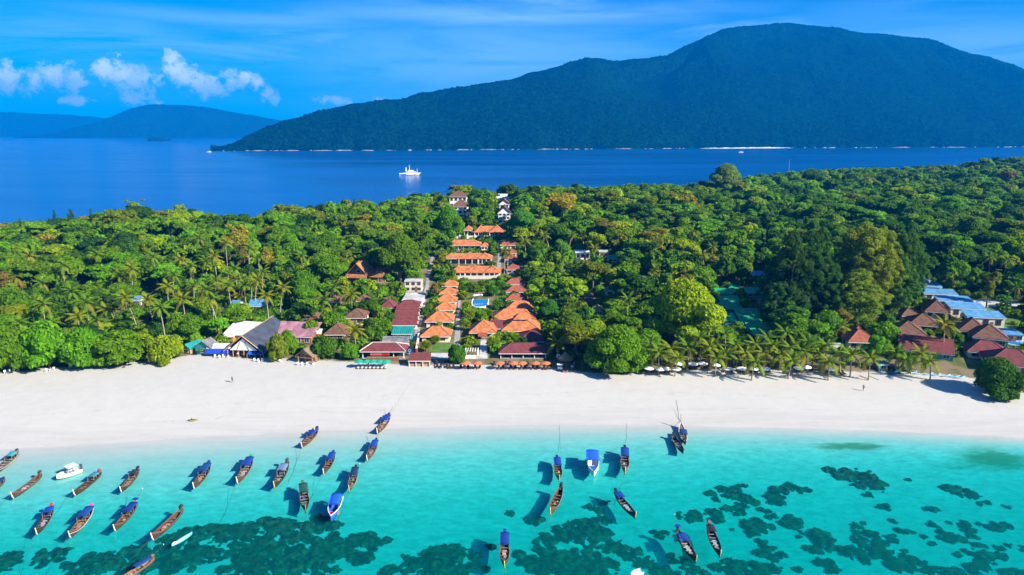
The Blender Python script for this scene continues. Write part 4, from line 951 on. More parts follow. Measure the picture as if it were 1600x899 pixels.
for (a, b, c, d, cl, lab, nn) in ((1196,344,1300,532,'blue','dark clump left of the golden one',5), (1282,338,1404,528,(.20,.25,.018),'golden lit clump in the middle',5), (1368,346,1448,508,(.075,.185,.018),'green clump right of the golden one',4), (1180,392,1240,530,'blue','short dark clump beside the green bungalows',3), (1240,400,1330,537,(.05,.135,.02),'dark clump just before the golden one',4)):
    for k in range(nn):
        w_ = (c-a)*(.75 if nn < 4 else .62)*rnd.uniform(.85, 1.15); xc = a+w_/2+(c-a-w_)*(k+.5*rnd.random())/max(nn-.5, 1); up = rnd.uniform(0, .45)*(d-b)*(k % 2 + .2)*.8
        tree_px('casuarina', xc-w_/2, b+up, xc+w_/2, d-rnd.uniform(0, 26), tone(cl, rnd)[:3] if k % 3 else cl, ['first','second','third','fourth','fifth','sixth','seventh'][k]+' casuarina from the left in the '+lab, 'casuarina', group='casuarina clumps on the right')
tree_px('great', 1106,251,1160,320, (.14,.23,.03), 'pale broad tree rising alone above the far treetops against the sea', v=0)
for (a, b, c, d, cl, lab) in ((72,330,96,352,'blue','third from left'),(30,328,44,350,'blue','leftmost'),(104,316,128,345,'blue','second from right'),(82,318,98,340,'blue','fourth from left'),(140,314,154,338,'blue','rightmost of the left'),(546,300,566,322,'deep','lone')):
    tree_px('casuarina', a+4, b+7, c-4, d+42, cl, lab+' small pointed dark casuarina on the forest skyline', 'casuarina', group='pointed casuarinas on the left skyline')
tree_px('broad', 1344,516,1386,586, 'fresh', 'bright green bushy tree standing at the sand edge left of the front palms')
tree_px('tall', 1528,425,1552,496, 'olive', 'thin olive tree on the lawn by the blue bungalows')
tree_px('broad', 845,300,905,372, 'gold', 'golden brown tree on the skyline right of the hotel')
tree_px('tall', 838,318,856,376, 'lime', 'slim yellow green tree right of the emerald one')
tree_px('broad', 195,310,232,352, 'lime', 'pale lime tree highest on the left skyline')
tree_px('broad', 266,318,300,352, 'lime', 'lime tree on the left skyline near the bare one')
tree_px('tall', 240,328,275,372, 'gold', 'bare golden brown tree on the left skyline')
tree_px('broad', 700,288,726,312, 'gold', 'yellowing tree behind the topmost hill house')
tree_px('broad', 640,318,668,352, 'gold', 'golden tree left of the hidden brown roof')
tree_px('broad', 524,384,560,440, 'olive', 'olive tree left of the larger timber lodge')
sh = 'dense dark green shrubs along the left shore'
for (a, b, c, d, cl, lab) in ((-20,505,52,585,'mid','mounded sea shrub at the far left edge of the beach'), (44,500,112,581,'fresh','second mounded sea shrub from the left edge'), (100,512,166,577,'fresh','third mounded sea shrub along the left shore'), (150,514,232,571,'mid','wide dark sea shrub left of the pale one'), (60,448,150,520,'deep','broad dark layered tree above the sea shrubs'), (0,450,60,520,'mid','mid green tree rising behind the leftmost sea shrub'), (232,524,286,566,'lime','pale yellow green shrub at the sand edge left of the huts'), (248,558,266,573,'lime','little bright shrub out on the sand'), (297,520,318,545,'fresh','small round tree between two beach huts'), (418,521,452,566,'olive','sea shrub right of the gabled restaurant'), (436,515,466,560,'mid','taller sea shrub in front of the pink roof'), (486,524,526,563,'deep','round dark shrub right of the thatched hut'), (533,538,562,562,'fresh','low green shrub below the bright coconut palm'), (569,498,612,532,'mid','round tree in front of the sheet roofed shop'), (502,486,541,520,'mid','leafy tree right of the leaning palm trunk'), (560,468,596,494,'deep','dark round tree left of the little maroon roof'), (474,500,500,530,'mid','small tree at right end of the pink roof'), (700,538,727,570,'deep','round sea almond tree before the white pergola gate'), (352,474,380,500,'fresh','fresh green bush below the blue roofs'), (318,484,350,524,'mid','bushy tree behind the slanting white shed'), (262,488,300,530,'mid','bushy tree behind the teal beach hut'), (396,478,440,500,'deep','dark bush between the blue roofs and the hall')):
    tree_px('shrub' if (d-b) < 45 else 'bushtree', a, b, c, d, cl, lab, 'shrub' if (d-b) < 45 else 'tree', 'shrub' if (d-b) < 45 else 'tree', foot=.93)
for (x, y, r_, lab) in ((666,541,10.5,'round bright cycad palm on the lawn left of the walk'), (681,531,9,'cycad palm close behind the round bright one'), (729,545,8.5,'cycad palm left of the white pergola gate'), (771,536,13,'large spiky fan palm right of the dark walk'), (801,529,13,'large spiky fan palm before the maroon hall'), (786,548,7,'small fan palm at the restaurant corner'), (734,490,10,'bushy palm left of the pyramid pavilion, middle'), (728,508,10,'bushy palm left of the pyramid pavilion, front'), (729,478,9,'bushy palm left of the pool'), (738,447,9,'round palm above the pool on the left'), (778,474,9,'bushy palm right of the pool'), (772,455,10,'round palm above the pool on the right'), (783,446,9,'bushy palm by the hidden cottages'), (762,490,9,'dark leafy palm behind the pyramid pavilion'), (726,462,8,'round palm by the left cottage row'), (648,540,6,'slim palm tuft on the lane wall')):
    P = at(x, y+r_*.8); s = mpp(P); tree('fan', P, r_*s, r_*s*2.0, 'lime' if y > 520 or x < 750 else 'fresh', lab, 'fan_palm', 'palm', 'round palms around the resort')
MARKS = [(20,560,'leftmost sea shrub'),(120,545,'sea shrubs of the left shore'),(195,560,'wide dark sea shrub'),(213,472,'white walled blue hut'),(236,492,'two leaning palms'),(289,540,'teal beach hut'),(318,540,'green fronted beach hut'),(288,495,'straight trunked palm'),(343,490,'palm behind the slanting shed'),(366,473,'left blue roof'),(403,470,'wider blue roof'),(355,405,'tallest left palm'),(375,515,'slanting white shed'),(453,512,'pink roof'),(475,458,'bright domed tree'),(438,480,'lone bare trunked palm'),(405,420,'pair of slim high palms'),(558,425,'larger timber lodge'),(591,428,'smaller timber lodge'),(555,492,'brown cottages'),(605,474,'little maroon roof'),(626,400,'big tree at the lane head'),(646,446,'concrete block'),(700,350,'fresh green villa tree'),(716,302,'topmost hill house'),(719,325,'lower hill house'),(788,330,'hill hotel'),(725,378,'third villa row'),(735,402,'second villa row'),(742,422,'lowest villa row'),(700,465,'left cottage row'),(750,472,'swimming pool'),(805,450,'hidden tiled cottages'),(800,382,'upper red villa'),(815,350,'emerald skyline tree'),(850,470,'emerald tree by the halls'),(890,520,'round thatched bar'),(910,398,'white flat roofed house'),(944,396,'cream house'),(858,380,'two trunked palm light'),(920,462,'grey thatched hut'),(936,480,'brown thatched hut'),(953,451,'grey gabled hut'),(981,470,'palm left of the great tree'),(1068,470,'great yellow green tree'),(965,550,'dark beach tree'),(1135,455,'top of the green bungalows'),(1185,515,'lowest green bungalow'),(1186,426,'pale blue shed'),(1098,395,'palms above the green bungalows'),(1250,430,'largest dark casuarina'),(1342,430,'golden casuarina'),(1408,420,'green casuarina'),(1365,550,'bright sand edge tree'),(1348,530,'red brown roof'),(1438,436,'farthest blue bungalow'),(1468,455,'middle blue bungalows'),(1540,490,'nearest blue bungalow'),(1430,515,'cross shaped brown roof'),(1475,510,'lone yellow palm'),(1535,520,'twin brown hip roofs'),(1580,560,'large maroon roof'),(1555,590,'leaning beach tree'),(1560,405,'two palms behind the lawn'),(1590,450,'dark palm at the right edge'),(1133,270,'pale skyline tree'),(1232,260,'thin mast'),(60,345,'pointed skyline casuarinas'),(213,330,'pale lime skyline tree'),(258,345,'bare golden skyline tree'),(30,432,'palm at the left edge'),(135,472,'palms deep in the left wood'),(160,495,'short full palm'),(870,335,'golden brown skyline tree')]
def whereabouts(px, py):
    d, mx_, my_, nm = min((((px-a)**2 + (1.6*(py-b))**2), a, b, c) for a, b, c in MARKS)
    dx, dy = px-mx_, py-my_
    side = ('behind' if dy < 0 else 'in front of') if abs(dy)*1.3 > abs(dx) else ('just right of' if dx > 0 else 'just left of') if abs(dx) < 30 else ('well right of' if dx > 0 else 'well left of')
    return side+' the '+nm
def zone(px, y): return 'left wood' if px < 430 else 'wood around the timber lodges' if px < 690 else 'trees among the resort roofs' if px < 850 else 'wood right of the resort' if px < 1180 else 'dark wood on the right'
# ------- coconut palms
def frond_mb(l, droop, rng):
    b = MB(); n_ = 9; pts = []
    for i in range(n_+1):
        t = i/n_; pts.append(Vector((l*(t*.95 - .10*t*t*droop), 0, l*(.30*t - (.30+.42*droop)*t*t))))
    for i in range(n_):
        p, q = pts[i], pts[i+1]; t = (i+.5)/n_; wv = l*.20*(.35+1.1*t if t < .5 else .35+1.1*(1.05-t)); d = (q-p)
        for s in (1, -1):
            tip = (p+q)/2 + Vector((l*.07, s*wv, -wv*(.35+.4*droop)))
            b.add([p, q, tip + d*.30, tip - d*.22], [(0, 1, 2, 3)])
    b.tube(pts, [.035*(1-.7*i/n_) for i in range(n_+1)], 3)
    return b
def frond_mesh(l, dr, rng):
    me = frond_mb(l, dr, rng).mesh('frond', M['leaf']); a = me.attributes.new('leaf', 'FLOAT', 'POINT'); a.data.foreach_set('value', [max(0, min(1, rng.gauss(.5, .2))) for _ in me.vertices]); return me
FR = [frond_mesh(3.6, d, rnd) for d in (.35, .6, .85, 1.1, 1.4)]
NUT = MB()
for k in range(5): NUT.tube([(.28*cos(k*1.25), .28*sin(k*1.25), -.42), (.30*cos(k*1.25), .30*sin(k*1.25), -.12)], [.12, .14], 5)
NUTM = NUT.mesh('coconuts', M['palewood'])
def palm_trunk(h, lx, ly, r=.17):
    pts = [(lx*(t**1.6), ly*(t**1.6), -1*(t == 0)+h*t) for t in np.linspace(0, 1, 8)]
    return MB().tube(pts, [r*1.35]+[r*(1.05-.35*t) for t in np.linspace(0, 1, 7)], 7).mesh('trunk', M['palm_bark'], True)
def palm(top, base=None, h=9.0, cr=3.6, color='mid', label=None, nf=18):
    if base:
        P = at(*base); lo, hi = 2, 40
        for _ in range(24):
            h = (lo+hi)/2
            if proj(P.x, P.y, P.z+h)[1] > top[1]: lo = h
            else: hi = h
        s = proj(P.x, P.y, P.z+h)[2]/F; lx = (top[0]-proj(P.x, P.y, P.z+h)[0])*s
    else:
        P = at(top[0], top[1], h); lx = rnd.uniform(-.8, .8); P.x -= lx
    root = thing('coconut_palm', P, label or 'coconut palm', 'palm', 'coconut palms', 0)
    ly = rnd.uniform(-.4, .4)
    link('trunk', palm_trunk(h, lx, ly), root)
    ct = Vector((lx, ly, h)); sc = cr/3.4; c0 = CLR[color] if isinstance(color, str) else color
    o = link('coconuts', NUTM, root, ct)
    for i in range(nf):
        u = i/nf; a = i*2.39996 + rnd.uniform(-.15, .15); pitch = .95 - 1.45*u + rnd.uniform(-.12, .12)
        f = link('frond', FR[min(4, int(u*5))], root, ct); f.rotation_euler = (rnd.uniform(-.2, .2), -pitch, a); f.scale = (sc*rnd.uniform(.9, 1.1),)*3
        k = rnd.uniform(.8, 1.2); old = u > .78 and rnd.random() < .6
        f.color = ((.19*k, .165*k, .03, 1) if old else (c0[0]*k, c0[1]*k, c0[2]*k, 1))
    PLACED.append((P.x, P.y, 1.6))
    e = proj(P.x+lx, P.y, P.z+h); r_ = cr/e[2]*F*.55
    keep(e[0]-r_, e[1]-r_, e[0]+r_, e[1]+r_, P.y-2, .35)
    if base: keep(min(base[0], top[0])-2, top[1], max(base[0], top[0])+2, base[1]-3, P.y-3, .45)
PY = (.175,.215,.015); PG = (.105,.20,.014)
for t_, b_, cr, cl, lab in (
 ((195,465),(215,518),3.6,PY,'coconut palm leaning left with bare curved trunk, left of the white walled hut'), ((229,469),(242,519),3.6,PY,'coconut palm leaning left just right of the white walled blue hut'),
 ((285,467),(293,526),3.6,PY,'coconut palm with straight bare trunk rising behind the teal beach hut'), ((164,485),(166,514),3.8,PY,'short full coconut palm above the wide dark sea shrub'),
 ((321,408),(324,440),3.4,PG,'coconut palm in front of the wood with high small crown, left of the tallest'), ((352,380),(357,436),3.6,PY,'tallest coconut palm, with yellow crown above the left group'),
 ((321,453),(343,525),3.8,PG,'coconut palm whose long pale trunk runs down to the slanting white shed'), ((354,447),(358,481),3.6,PY,'coconut palm with yellow fronds left of the blue roofs'),
 ((381,446),(385,484),3.4,PG,'green coconut palm directly before the left blue roof'), ((394,440),(393,474),3.4,PG,'slender coconut palm between the two blue roofs'),
 ((401,439),(399,484),3.6,PY,'yellow green coconut palm before the wider blue roof'), ((404,402),(406,437),3.0,PG,'slim coconut palm high left of the domed tree'),
 ((422,412),(421,436),3.4,PY,'coconut palm touching the left side of the domed tree'), ((442,450),(438,503),3.4,PY,'lone coconut palm with bare trunk just left of the domed tree'),
 ((504,470),(504,518),3.6,PG,'coconut palm with clear trunk left of the leafy tree and brown cottage'), ((549,460),(550,484),3.8,PY,'broad yellow coconut palm in front of the brown cottages'),
 ((554,516),(556,548),4.0,(.20,.22,.02),'big bright yellow coconut palm closest to the beach bar'), ((520,450),(521,476),3.4,PG,'coconut palm below the olive tree left of the lodge'),
 ((789,391),(788,428),3.2,PY,'left palm of the twin between villas and red roofs'), ((794,394),(793,428),2.8,PY,'right palm of the twin between villas and red roofs'),
 ((850,367),(859,394),3.4,PY,'coconut palm with two trunks of light right of the villas'), ((894,367),(889,392),3.2,PG,'coconut palm above the white flat roofed house'), ((912,366),(911,388),3.2,PG,'coconut palm right above the white flat roofed house'), ((820,376),(821,398),3.2,PY,'coconut palm beside the upper red roofed villa'), ((878,403),(879,428),3.4,PG,'coconut palm left of the white flat roofed house'),
 ((872,537),(871,560),3.6,PY,'coconut palm above the round thatched bar'), ((981,467),(980,492),3.8,PG,'coconut palm left of the great yellow green tree'),
 ((929,388),(928,408),3.0,PY,'coconut palm between the white and cream houses'), ((1098,399),(1100,426),3.2,PY,'coconut palm above the green bungalows, left one'), ((1113,386),(1112,410),3.4,PG,'coconut palm above the green bungalows, right one'),
 ((1475,507),(1472,556),4.0,(.19,.19,.022),'lone tall yellow coconut palm among the brown roofs'),
 ((1547,402),(1545,432),3.2,PG,'coconut palm standing behind the lawn, left of two'), ((1573,407),(1568,440),3.2,PG,'coconut palm standing behind the lawn, right of two'), ((1500,430),(1499,452),3.2,'deep','dark coconut palm beyond the blue bungalows'), ((1586,448),(1585,474),3.2,'deep','dark coconut palm at the right edge beyond the lawn'),
 ((1316,510),(1316,534),3.4,PY,'yellow fronded palm under the golden casuarina')):
    palm(t_, b_, cr=cr, color=cl, label=lab)
for t_, b_, lab in (((1017,538),(1018,572),'first front palm from the left, right of the dark beach tree'), ((1049,546),(1049,575),'second front palm from the left'), ((1076,543),(1075,574),'third front palm from the left'), ((1109,542),(1110,576),'fourth front palm, tall with hanging fronds'), ((1134,552),(1134,577),'fifth front palm, close right of the tall one'), ((1165,554),(1165,578),'sixth front palm, behind white sunshades'), ((1194,553),(1194,578),'seventh front palm in the row'), ((1219,555),(1218,579),'eighth front palm, near the red parasol people'), ((1252,548),(1251,578),'ninth front palm in the row'), ((1281,553),(1280,579),'tenth front palm left of the bright bush'), ((1313,552),(1312,581),'eleventh front palm beside the bright bush'), ((1400,551),(1399,578),'front palm right of the bright bush with teal cabin'), ((1440,553),(1440,579),'front palm with yellow crown below the brown roofs'), ((1420,562),(1421,582),'low palm between two front palms on the right')):
    palm(t_, b_, cr=3.7, color=PY if hash(lab) % 1 == 0 and len(lab) % 3 else PG, label=lab)
for t_, h, lab in (((45,400),14,None), ((98,415),14,None), ((150,398),14,None), ((205,420),14,None), ((238,402),14,None), ((310,372),15,None), ((388,388),14,None), ((335,400),14,None), ((66,475),13,None), ((112,455),13,None), ((250,480),12,None), ((330,465),12,None), ((415,462),11,None), ((30,505),10,None), ((134,472),12,None), ((121,495),9,None), ((80,504),9,None), ((25,433),10,None), ((64,442),10,None), ((261,447),10,None), ((281,406),11,None), ((187,431),11,None), ((302,447),9,None), ((356,447),9,None), ((298,415),10,None), ((336,438),9,None), ((150,500),8,None), ((104,528),7,None), ((270,430),10,None), ((366,420),10,None), ((12,470),9,None), ((410,425),10,None), ((470,400),9,None), ((1134,523),8,'x'), ((1150,540),6,'x'), ((1180,538),6,'x'), ((1208,541),6,'x'), ((1236,545),6,'x'), ((1264,536),7,'x'), ((1292,540),7,'x'), ((1095,528),8,'x'), ((1228,520),8,'x'), ((1200,528),7,'x'), ((1330,555),6,'x'), ((1360,560),6,'x'), ((1060,560),5,'x'), ((1030,552),6,'x'), ((1120,560),5,'x'), ((1180,566),5,'x'), ((1238,564),5,'x'), ((1295,566),5,'x'), ((1453,565),5,'x'), ((1000,540),7,'x')):
    palm(t_, h=h, cr=3.5, color=(PY if int(t_[0]) % 2 else PG) if lab is None else ((.125,.205,.014) if h < 7 else PG), nf=15, label=('palm half sunk in canopy ' + whereabouts(*t_)) if lab is None else ('low palm in the thicket ' + whereabouts(*t_)))
# ------- the wood: the nearest trees as single things, the rest as one mass
def cover(x, y, z, r, h):
    a = proj(x, y, z+h); b = proj(x, y-r*.4, z+h*.30); rp = r*.9/a[2]*F
    return a[0]-rp, a[1], a[0]+rp, b[1]
def blocked(x, y, z, r, h):
    X0, Y0, X1, Y1 = cover(x, y, z, r, h)
    for (x0, y0, x1, y1, d, part) in VIEW:
        if y < d:
            ov = max(0, min(X1, x1)-max(X0, x0))*max(0, min(Y1, y1)-max(Y0, y0))
            if ov > part*(x1-x0)*(y1-y0): return True
    return False
# the upper edge of the wood in the photo
SKX = [-80,0,70,120,200,240,300,340,400,430,480,540,600,640,700,760,850,900,960,1000,1080,1100,1170,1230,1300,1350,1400,1450,1500,1540,1600,1680]
SKY = [352,348,342,338,320,326,325,333,337,324,318,314,316,306,296,286,288,292,291,292,290,287,276,270,266,266,266,262,262,252,243,236]
cand = []
yy = 186.0
while yy < 1150:
    st = 7.2 if yy < 330 else 7.8 if yy < 520 else 9.0
    xx = -yy*.84
    while xx < yy*.82:
        x = xx + rnd.uniform(-.42, .42)*st; y = yy + rnd.uniform(-.42, .42)*st; xx += st
        te = float(np.interp(x, TX, TY)); ce = float(coast(x, y))
        if y < te+5 or y > ce-2: continue
        cand.append((x, y))
    yy += st*.87
grove = lambda x, y, s: float(vnoise(np.array([x/38.0]), np.array([y/38.0]), s)[0])
TREES = []
fx = np.array([f[0] for f in FOOT]); fy = np.array([f[1] for f in FOOT]); fr_ = np.array([f[2] for f in FOOT])
for (x, y) in cand:
    z = gz(x, y); g1, g2 = grove(x, y, 101), grove(x, y, 131)
    r = (rnd.uniform(6.0, 8.4) if rnd.random() < .17 else rnd.uniform(3.2, 5.4))*(1+.1*(y > 400)); h = r*rnd.uniform(1.6, 2.4)*(.85 if r > 6 else 1) + 3.5*g2
    if y < 230: h *= .8
    p0 = proj(x, y, z)
    if 815 < p0[0] < 905 and 430 < p0[1] < 540: h = min(h, 7.0); r = min(r, 3.6)
    pxx, pyy, dep = proj(x, y, z+h*.95)
    lim = float(np.interp(pxx, SKX, SKY)) + 1 - rnd.uniform(0, 7)*(g1 > .4)
    if pyy < lim:       # the wood does not rise above its skyline
        h2 = h
        while proj(x, y, z+h2*.95)[1] < lim and h2 > 3: h2 *= .92
        if h2 < 5: continue
        r *= max(.55, (h2/h)**.6); h = h2
    if (np.hypot(fx-x, fy-y) < fr_ + r*.35).any(): continue
    if any(abs(x-a) < c+r*.5 and abs(y-b) < c+r*.5 and (x-a)**2+(y-b)**2 < (c+r*.45)**2 for a, b, c in PLACED): continue
    ok = True
    if blocked(x, y, z, r, h):
        ok = False
        for k in (.62, .40):
            if not blocked(x, y, z, r*k, h*k): r, h, ok = r*k, h*k, True; break
    if not ok: continue
    u = rnd.random(); right = sstep(900, 1300, pxx)
    pal = (('dark', .10), ('deep', .26), ('mid', .60), ('fresh', .80), ('lime', .91), ('olive', .975), ('gold', .995), ('tan', 1.01)) if g1 < .55 else (('dark', .08), ('deep', .22), ('mid', .52), ('fresh', .66), ('lime', .82), ('olive', .95), ('gold', .985), ('tan', 1.01))
    if right > .5: pal = (('dark', .09), ('deep', .33), ('mid', .70), ('fresh', .87), ('lime', .93), ('olive', .99), ('gold', .997), ('tan', 1.01))
    cl = next(n_ for n_, q in pal if u < q)
    TREES.append((r/y, x, y, z, r, h, cl, pxx))
TREES.sort(reverse=True)
WORD = dict(dark='dark green', deep='deep green', mid='mid green', fresh='fresh bright green', lime='yellow green', olive='olive green', gold='golden brown', tan='tan coloured', blue='blue green')
for (_, x, y, z, r, h, cl, pxx) in TREES[:250]:
    zg, zt = zone(pxx, y), whereabouts(pxx, proj(x, y, z+h*.6)[1]); kd = 'tall' if (cl in ('gold', 'tan') and rnd.random() < .6) else 'shrub' if h < 5.5 else 'bushtree' if (h < 9 and y < 225) else 'broad'
    tree(kd, (x, y, z), r, h, cl, f'{"low" if h < 7 else "small" if r < 3.8 else "tall broad" if h > 13.5 else "tall" if h > 12 else "broad" if r > 5 else "rounded"} {WORD[cl]} {"bush" if kd == "shrub" else "tree"} {zt}', 'forest_tree' if kd != 'shrub' else 'shrub', 'tree' if kd != 'shrub' else 'shrub', zg)
def mass(name, items, src):
    Vs, Qs, Ls, Cs = [], [], [], []; b = 0
    for (x, y, z, r, h, cl, s) in items:
        V, Q, lv = src[s]; a = rnd.uniform(0, 6.28); k = r/(5.6 if src is FAR else 4.0 if src is FARC else 2.2); kz = h/(13.0 if src is FAR else 21.0 if src is FARC else 1.9)
        ca, sa = cos(a)*k, sin(a)*k
        W = np.empty_like(V); W[:, 0] = V[:, 0]*ca-V[:, 1]*sa+x; W[:, 1] = V[:, 0]*sa+V[:, 1]*ca+y; W[:, 2] = V[:, 2]*kz+z
        Vs.append(W); Qs.append(Q+b); b += len(V); Ls.append(lv); t_ = tone(cl, rnd); Cs.append(np.tile(t_, (len(V), 1)))
    return link(name, mesh_np(name, np.concatenate(Vs), np.concatenate(Qs), M['leaf_mass'], {'leaf': ('FLOAT', np.concatenate(Ls)), 'tone': ('FLOAT_COLOR', np.concatenate(Cs))}), kind='stuff')
far_ = [(x, y, z, r, h, cl, rnd.randrange(len(FAR))) for (_, x, y, z, r, h, cl, pxx) in TREES[250:]]
mass('far_wood', far_, FAR)
und = []
yy = 186.0
while yy < 520:
    xx = -yy*.84
    while xx < yy*.82:
        x = xx + rnd.uniform(-2, 2); y = yy + rnd.uniform(-2, 2); xx += 4.6
        te = float(np.interp(x, TX, TY))
        if y < te+.4 or y > float(coast(x, y))-4: continue
        if (np.hypot(fx-x, fy-y) < fr_ + .6).any(): continue
        z = gz(x, y); r = rnd.uniform(1.3, 2.6); h = r*rnd.uniform(.8, 1.3)
        if y < te+6: h *= .7; r *= .8
        if blocked(x, y, z, r, h):
            r *= .5; h *= .4
            if blocked(x, y, z, r, h): continue
        und.append((x, y, z-.1, r, h, rnd.choice(('dark','deep','mid','mid','fresh','olive')), rnd.randrange(4)))
    yy += 4.2
mass('undergrowth', und, BUSH)
print('trees', len(TREES), 'undergrowth', len(und))
# ---------------------------------------------------------------- longtail boats
M['hull'] = simple('boat_hull_wood', (1,1,1), .6, .45, 1.6, (.5, 3, 5), objcol=True)
M['deck'] = simple('weathered_deck', (1,1,1), .75, .55, 2.0, (.6, 4, 1), objcol=True)
M['bench'] = simple('boat_bench', (1,1,1), .75, .5, 2.0, objcol=True)
M['trim'] = simple('boat_trim', (1,1,1), .55, .2, 2.0, objcol=True)
M['engine'] = simple('greasy_engine', (.06,.06,.065), .45, .4, 3.0)
def sheer(t): return .60 + .22*t*t + (.85*t**4 if t > 0 else .45*t**4)
def halfw(t): return (1.0*(1-abs(t)**2.5)**.8 + .03) if t > 0 else 1.0*(1-.72*abs(t)**2.3)
def keelz(t): return -.3 + .28*abs(t)**4
NS = 17; TS = [-1+2*i/(NS-1) for i in range(NS)]
def boat_hull():
    v, f = [], []
    for t in TS:
        W, S, K = halfw(t), sheer(t), keelz(t); x = 5*t + (.35*t if t > .9 else 0)
        prof = [(0, K), (.5*W, K+.10), (.82*W, K+(S-K)*.38), (.95*W, K+(S-K)*.70), (W, S)]
        inn = [(max(W-.07, .005), S), (max(.93*W-.07, .005), K+(S-K)*.70), (max(.8*W-.07, .004), K+(S-K)*.40), (max(.48*W-.06, .003), K+.16), (0, K+.06)]
        half = prof + inn
        for y, z in half: v.append((x, y, z))
        for y, z in half[1:-1]: v.append((x, -y, z))
    m_ = 18
    def idx(i, side, k):
        if side > 0 or k in (0, 9): return i*m_+k
        return i*m_+10+(k-1)
    for i in range(NS-1):
        for side in (1, -1):
            for k in range(9):
                q = [idx(i, side, k), idx(i+1, side, k), idx(i+1, side, k+1), idx(i, side, k+1)]
                f.append(tuple(q if side > 0 else q[::-1]))
    for i in (0, NS-1):
        for side in (1, -1):
            for (a, b) in ((0, 9), (1, 8), (2, 7), (3, 6)):
                f.append((idx(i, side, a), idx(i, side, a+1), idx(i, side, b-1), idx(i, side, b)))
    return MB().add(v, f)
def rail(side, o=.02):
    return MB().tube([(5*t + (.35*t if t > .9 else 0), side*(halfw(t)+o-.035), sheer(t)+.03) for t in TS], .065, 5)
def stripe(side):
    return MB().tube([(5*t + (.35*t if t > .9 else 0), side*(halfw(t)*.96+.0), keelz(t)+(sheer(t)-keelz(t))*.70) for t in TS], .045, 4)
PRO = {}
PRO['hull'] = boat_hull().mesh('hull', M['hull'], True)
PRO['gunwale'] = [rail(s).mesh('gunwale', M['trim'], True) for s in (1, -1)]
PRO['stripe'] = [stripe(s).mesh('rubbing_strake', M['trim'], True) for s in (1, -1)]
fl = MB()
fl.add([(5*t, s*max(halfw(t)*.72-.05, .02), .06) for t in TS[1:-1] for s in (1, -1)], [(2*i, 2*i+1, 2*i+3, 2*i+2) for i in range(NS-3)])
PRO['floor'] = fl.mesh('floor', M['deck'])
def bench_at(x):
    W = halfw(x/5)*.9; z = sheer(x/5)-.20
    return MB().box(x-.14, x+.14, -W, W, z, z+.05)
PRO['bench'] = {x: bench_at(x).mesh('bench', M['bench']) for x in (-3.1, -1.9, -.7, .6, 1.8, 2.8)}
dk = MB()
for a, b in zip((.62, .72, .82, .91), (.72, .82, .91, 1.0)):
    dk.slab([(5*a, -halfw(a)*.93, sheer(a)-.10), (5*b, -halfw(b)*.93, sheer(b)-.10), (5*b, halfw(b)*.93, sheer(b)-.10), (5*a, halfw(a)*.93, sheer(a)-.10)], .05)
PRO['bow_deck'] = dk.mesh('bow_deck', M['deck'])
PRO['bow_stem'] = MB().tube([(4.95, 0, -.2), (5.32, 0, .6), (5.5, 0, 1.45), (5.62, 0, 2.15)], [.13, .15, .13, .09], 6).mesh('bow_stem', M['trim'], True)
PRO['stern_deck'] = MB().slab([(-5, -.26, .98), (-3.9, -.62, .72), (-3.9, .62, .72), (-5, .26, .98)], .06).mesh('stern_deck', M['deck'])
PRO['engine_stand'] = MB().box(-4.75, -4.45, -.12, .12, .85, 1.35).box(-4.95, -4.25, -.2, .2, 1.352, 1.42).mesh('engine_stand', M['wood'])
PRO['engine'] = MB().box(-4.95, -4.2, -.22, .22, 1.425, 1.85).tube([(-4.3, .26, 1.6), (-4.0, .3, 1.75), (-3.3, .32, 1.75)], .03, 5).mesh('engine', M['engine'])
PRO['engine_cover'] = MB().add([(-5.0+.85*(.5+.5*a*k), .34*b*k, z) for z, k in ((1.62, 1), (1.95, .95), (2.12, .5)) for a, b in ((-1,-1),(1,-1),(1,1),(-1,1))], [(0,1,5,4),(1,2,6,5),(2,3,7,6),(3,0,4,7),(4,5,9,8),(5,6,10,9),(6,7,11,10),(7,4,8,11),(8,9,10,11)]).mesh('engine_cover', M['tarp'])
def shaft(up): return MB().tube([(-4.9, 0, 1.6), (-6.2, .2, 1.6+up*.5), (-7.6, .4, 1.6+up)], [.045, .04, .035], 5)
PRO['shaft'] = {u: shaft(u).mesh('tail_shaft', M['dark']) for u in (1.6, -.9)}
PRO['prop'] = {u: MB().box(-7.68, -7.56, .37, .43, 1.6+u-.17, 1.6+u+.17).box(-7.68, -7.56, .25, .55, 1.6+u-.035, 1.6+u+.035).mesh('propeller', M['white']) for u in (1.6, -.9)}
def canopy(x0, x1, hw, z, drop):
    b = MB(); nu, nv = 6, 6; v = []
    for i in range(nu+1):
        for j in range(nv+1):
            u = i/nu; w_ = j/nv*2-1
            v.append((x0+(x1-x0)*u, w_*hw, z - drop*abs(w_)**2.2 - .05*sin(u*pi*3)**2 + .06*abs(2*u-1)))
    k = len(v); v += [(a, b_, c-.03) for a, b_, c in v]; f = []
    for i in range(nu):
        for j in range(nv):
            a = i*(nv+1)+j; q = (a, a+nv+1, a+nv+2, a+1); f.append(q); f.append(tuple(p+k for p in q[::-1]))
    for i in range(nu): 
        for j in (0, nv): a = i*(nv+1)+j; c = a+nv+1; f.append((a, c, c+k, a+k))
    for j in range(nv):
        for i in (0, nu): a = i*(nv+1)+j; c = a+1; f.append((a, c, c+k, a+k))
    return b.add(v, f)
PRO['canopy'] = {'long': canopy(-3.9, .3, 1.02, 1.95, .22).mesh('canopy', M['tarp'], True), 'short': canopy(-3.5, -.9, .98, 1.85, .2).mesh('canopy', M['tarp'], True), 'mid': canopy(-2.6, .6, 1.0, 1.9, .2).mesh('canopy', M['tarp'], True)}
PRO['cpost'] = MB().tube([(0, 0, .3), (0, 0, 1.78)], .035, 5).mesh('canopy_post', M['palewood'])
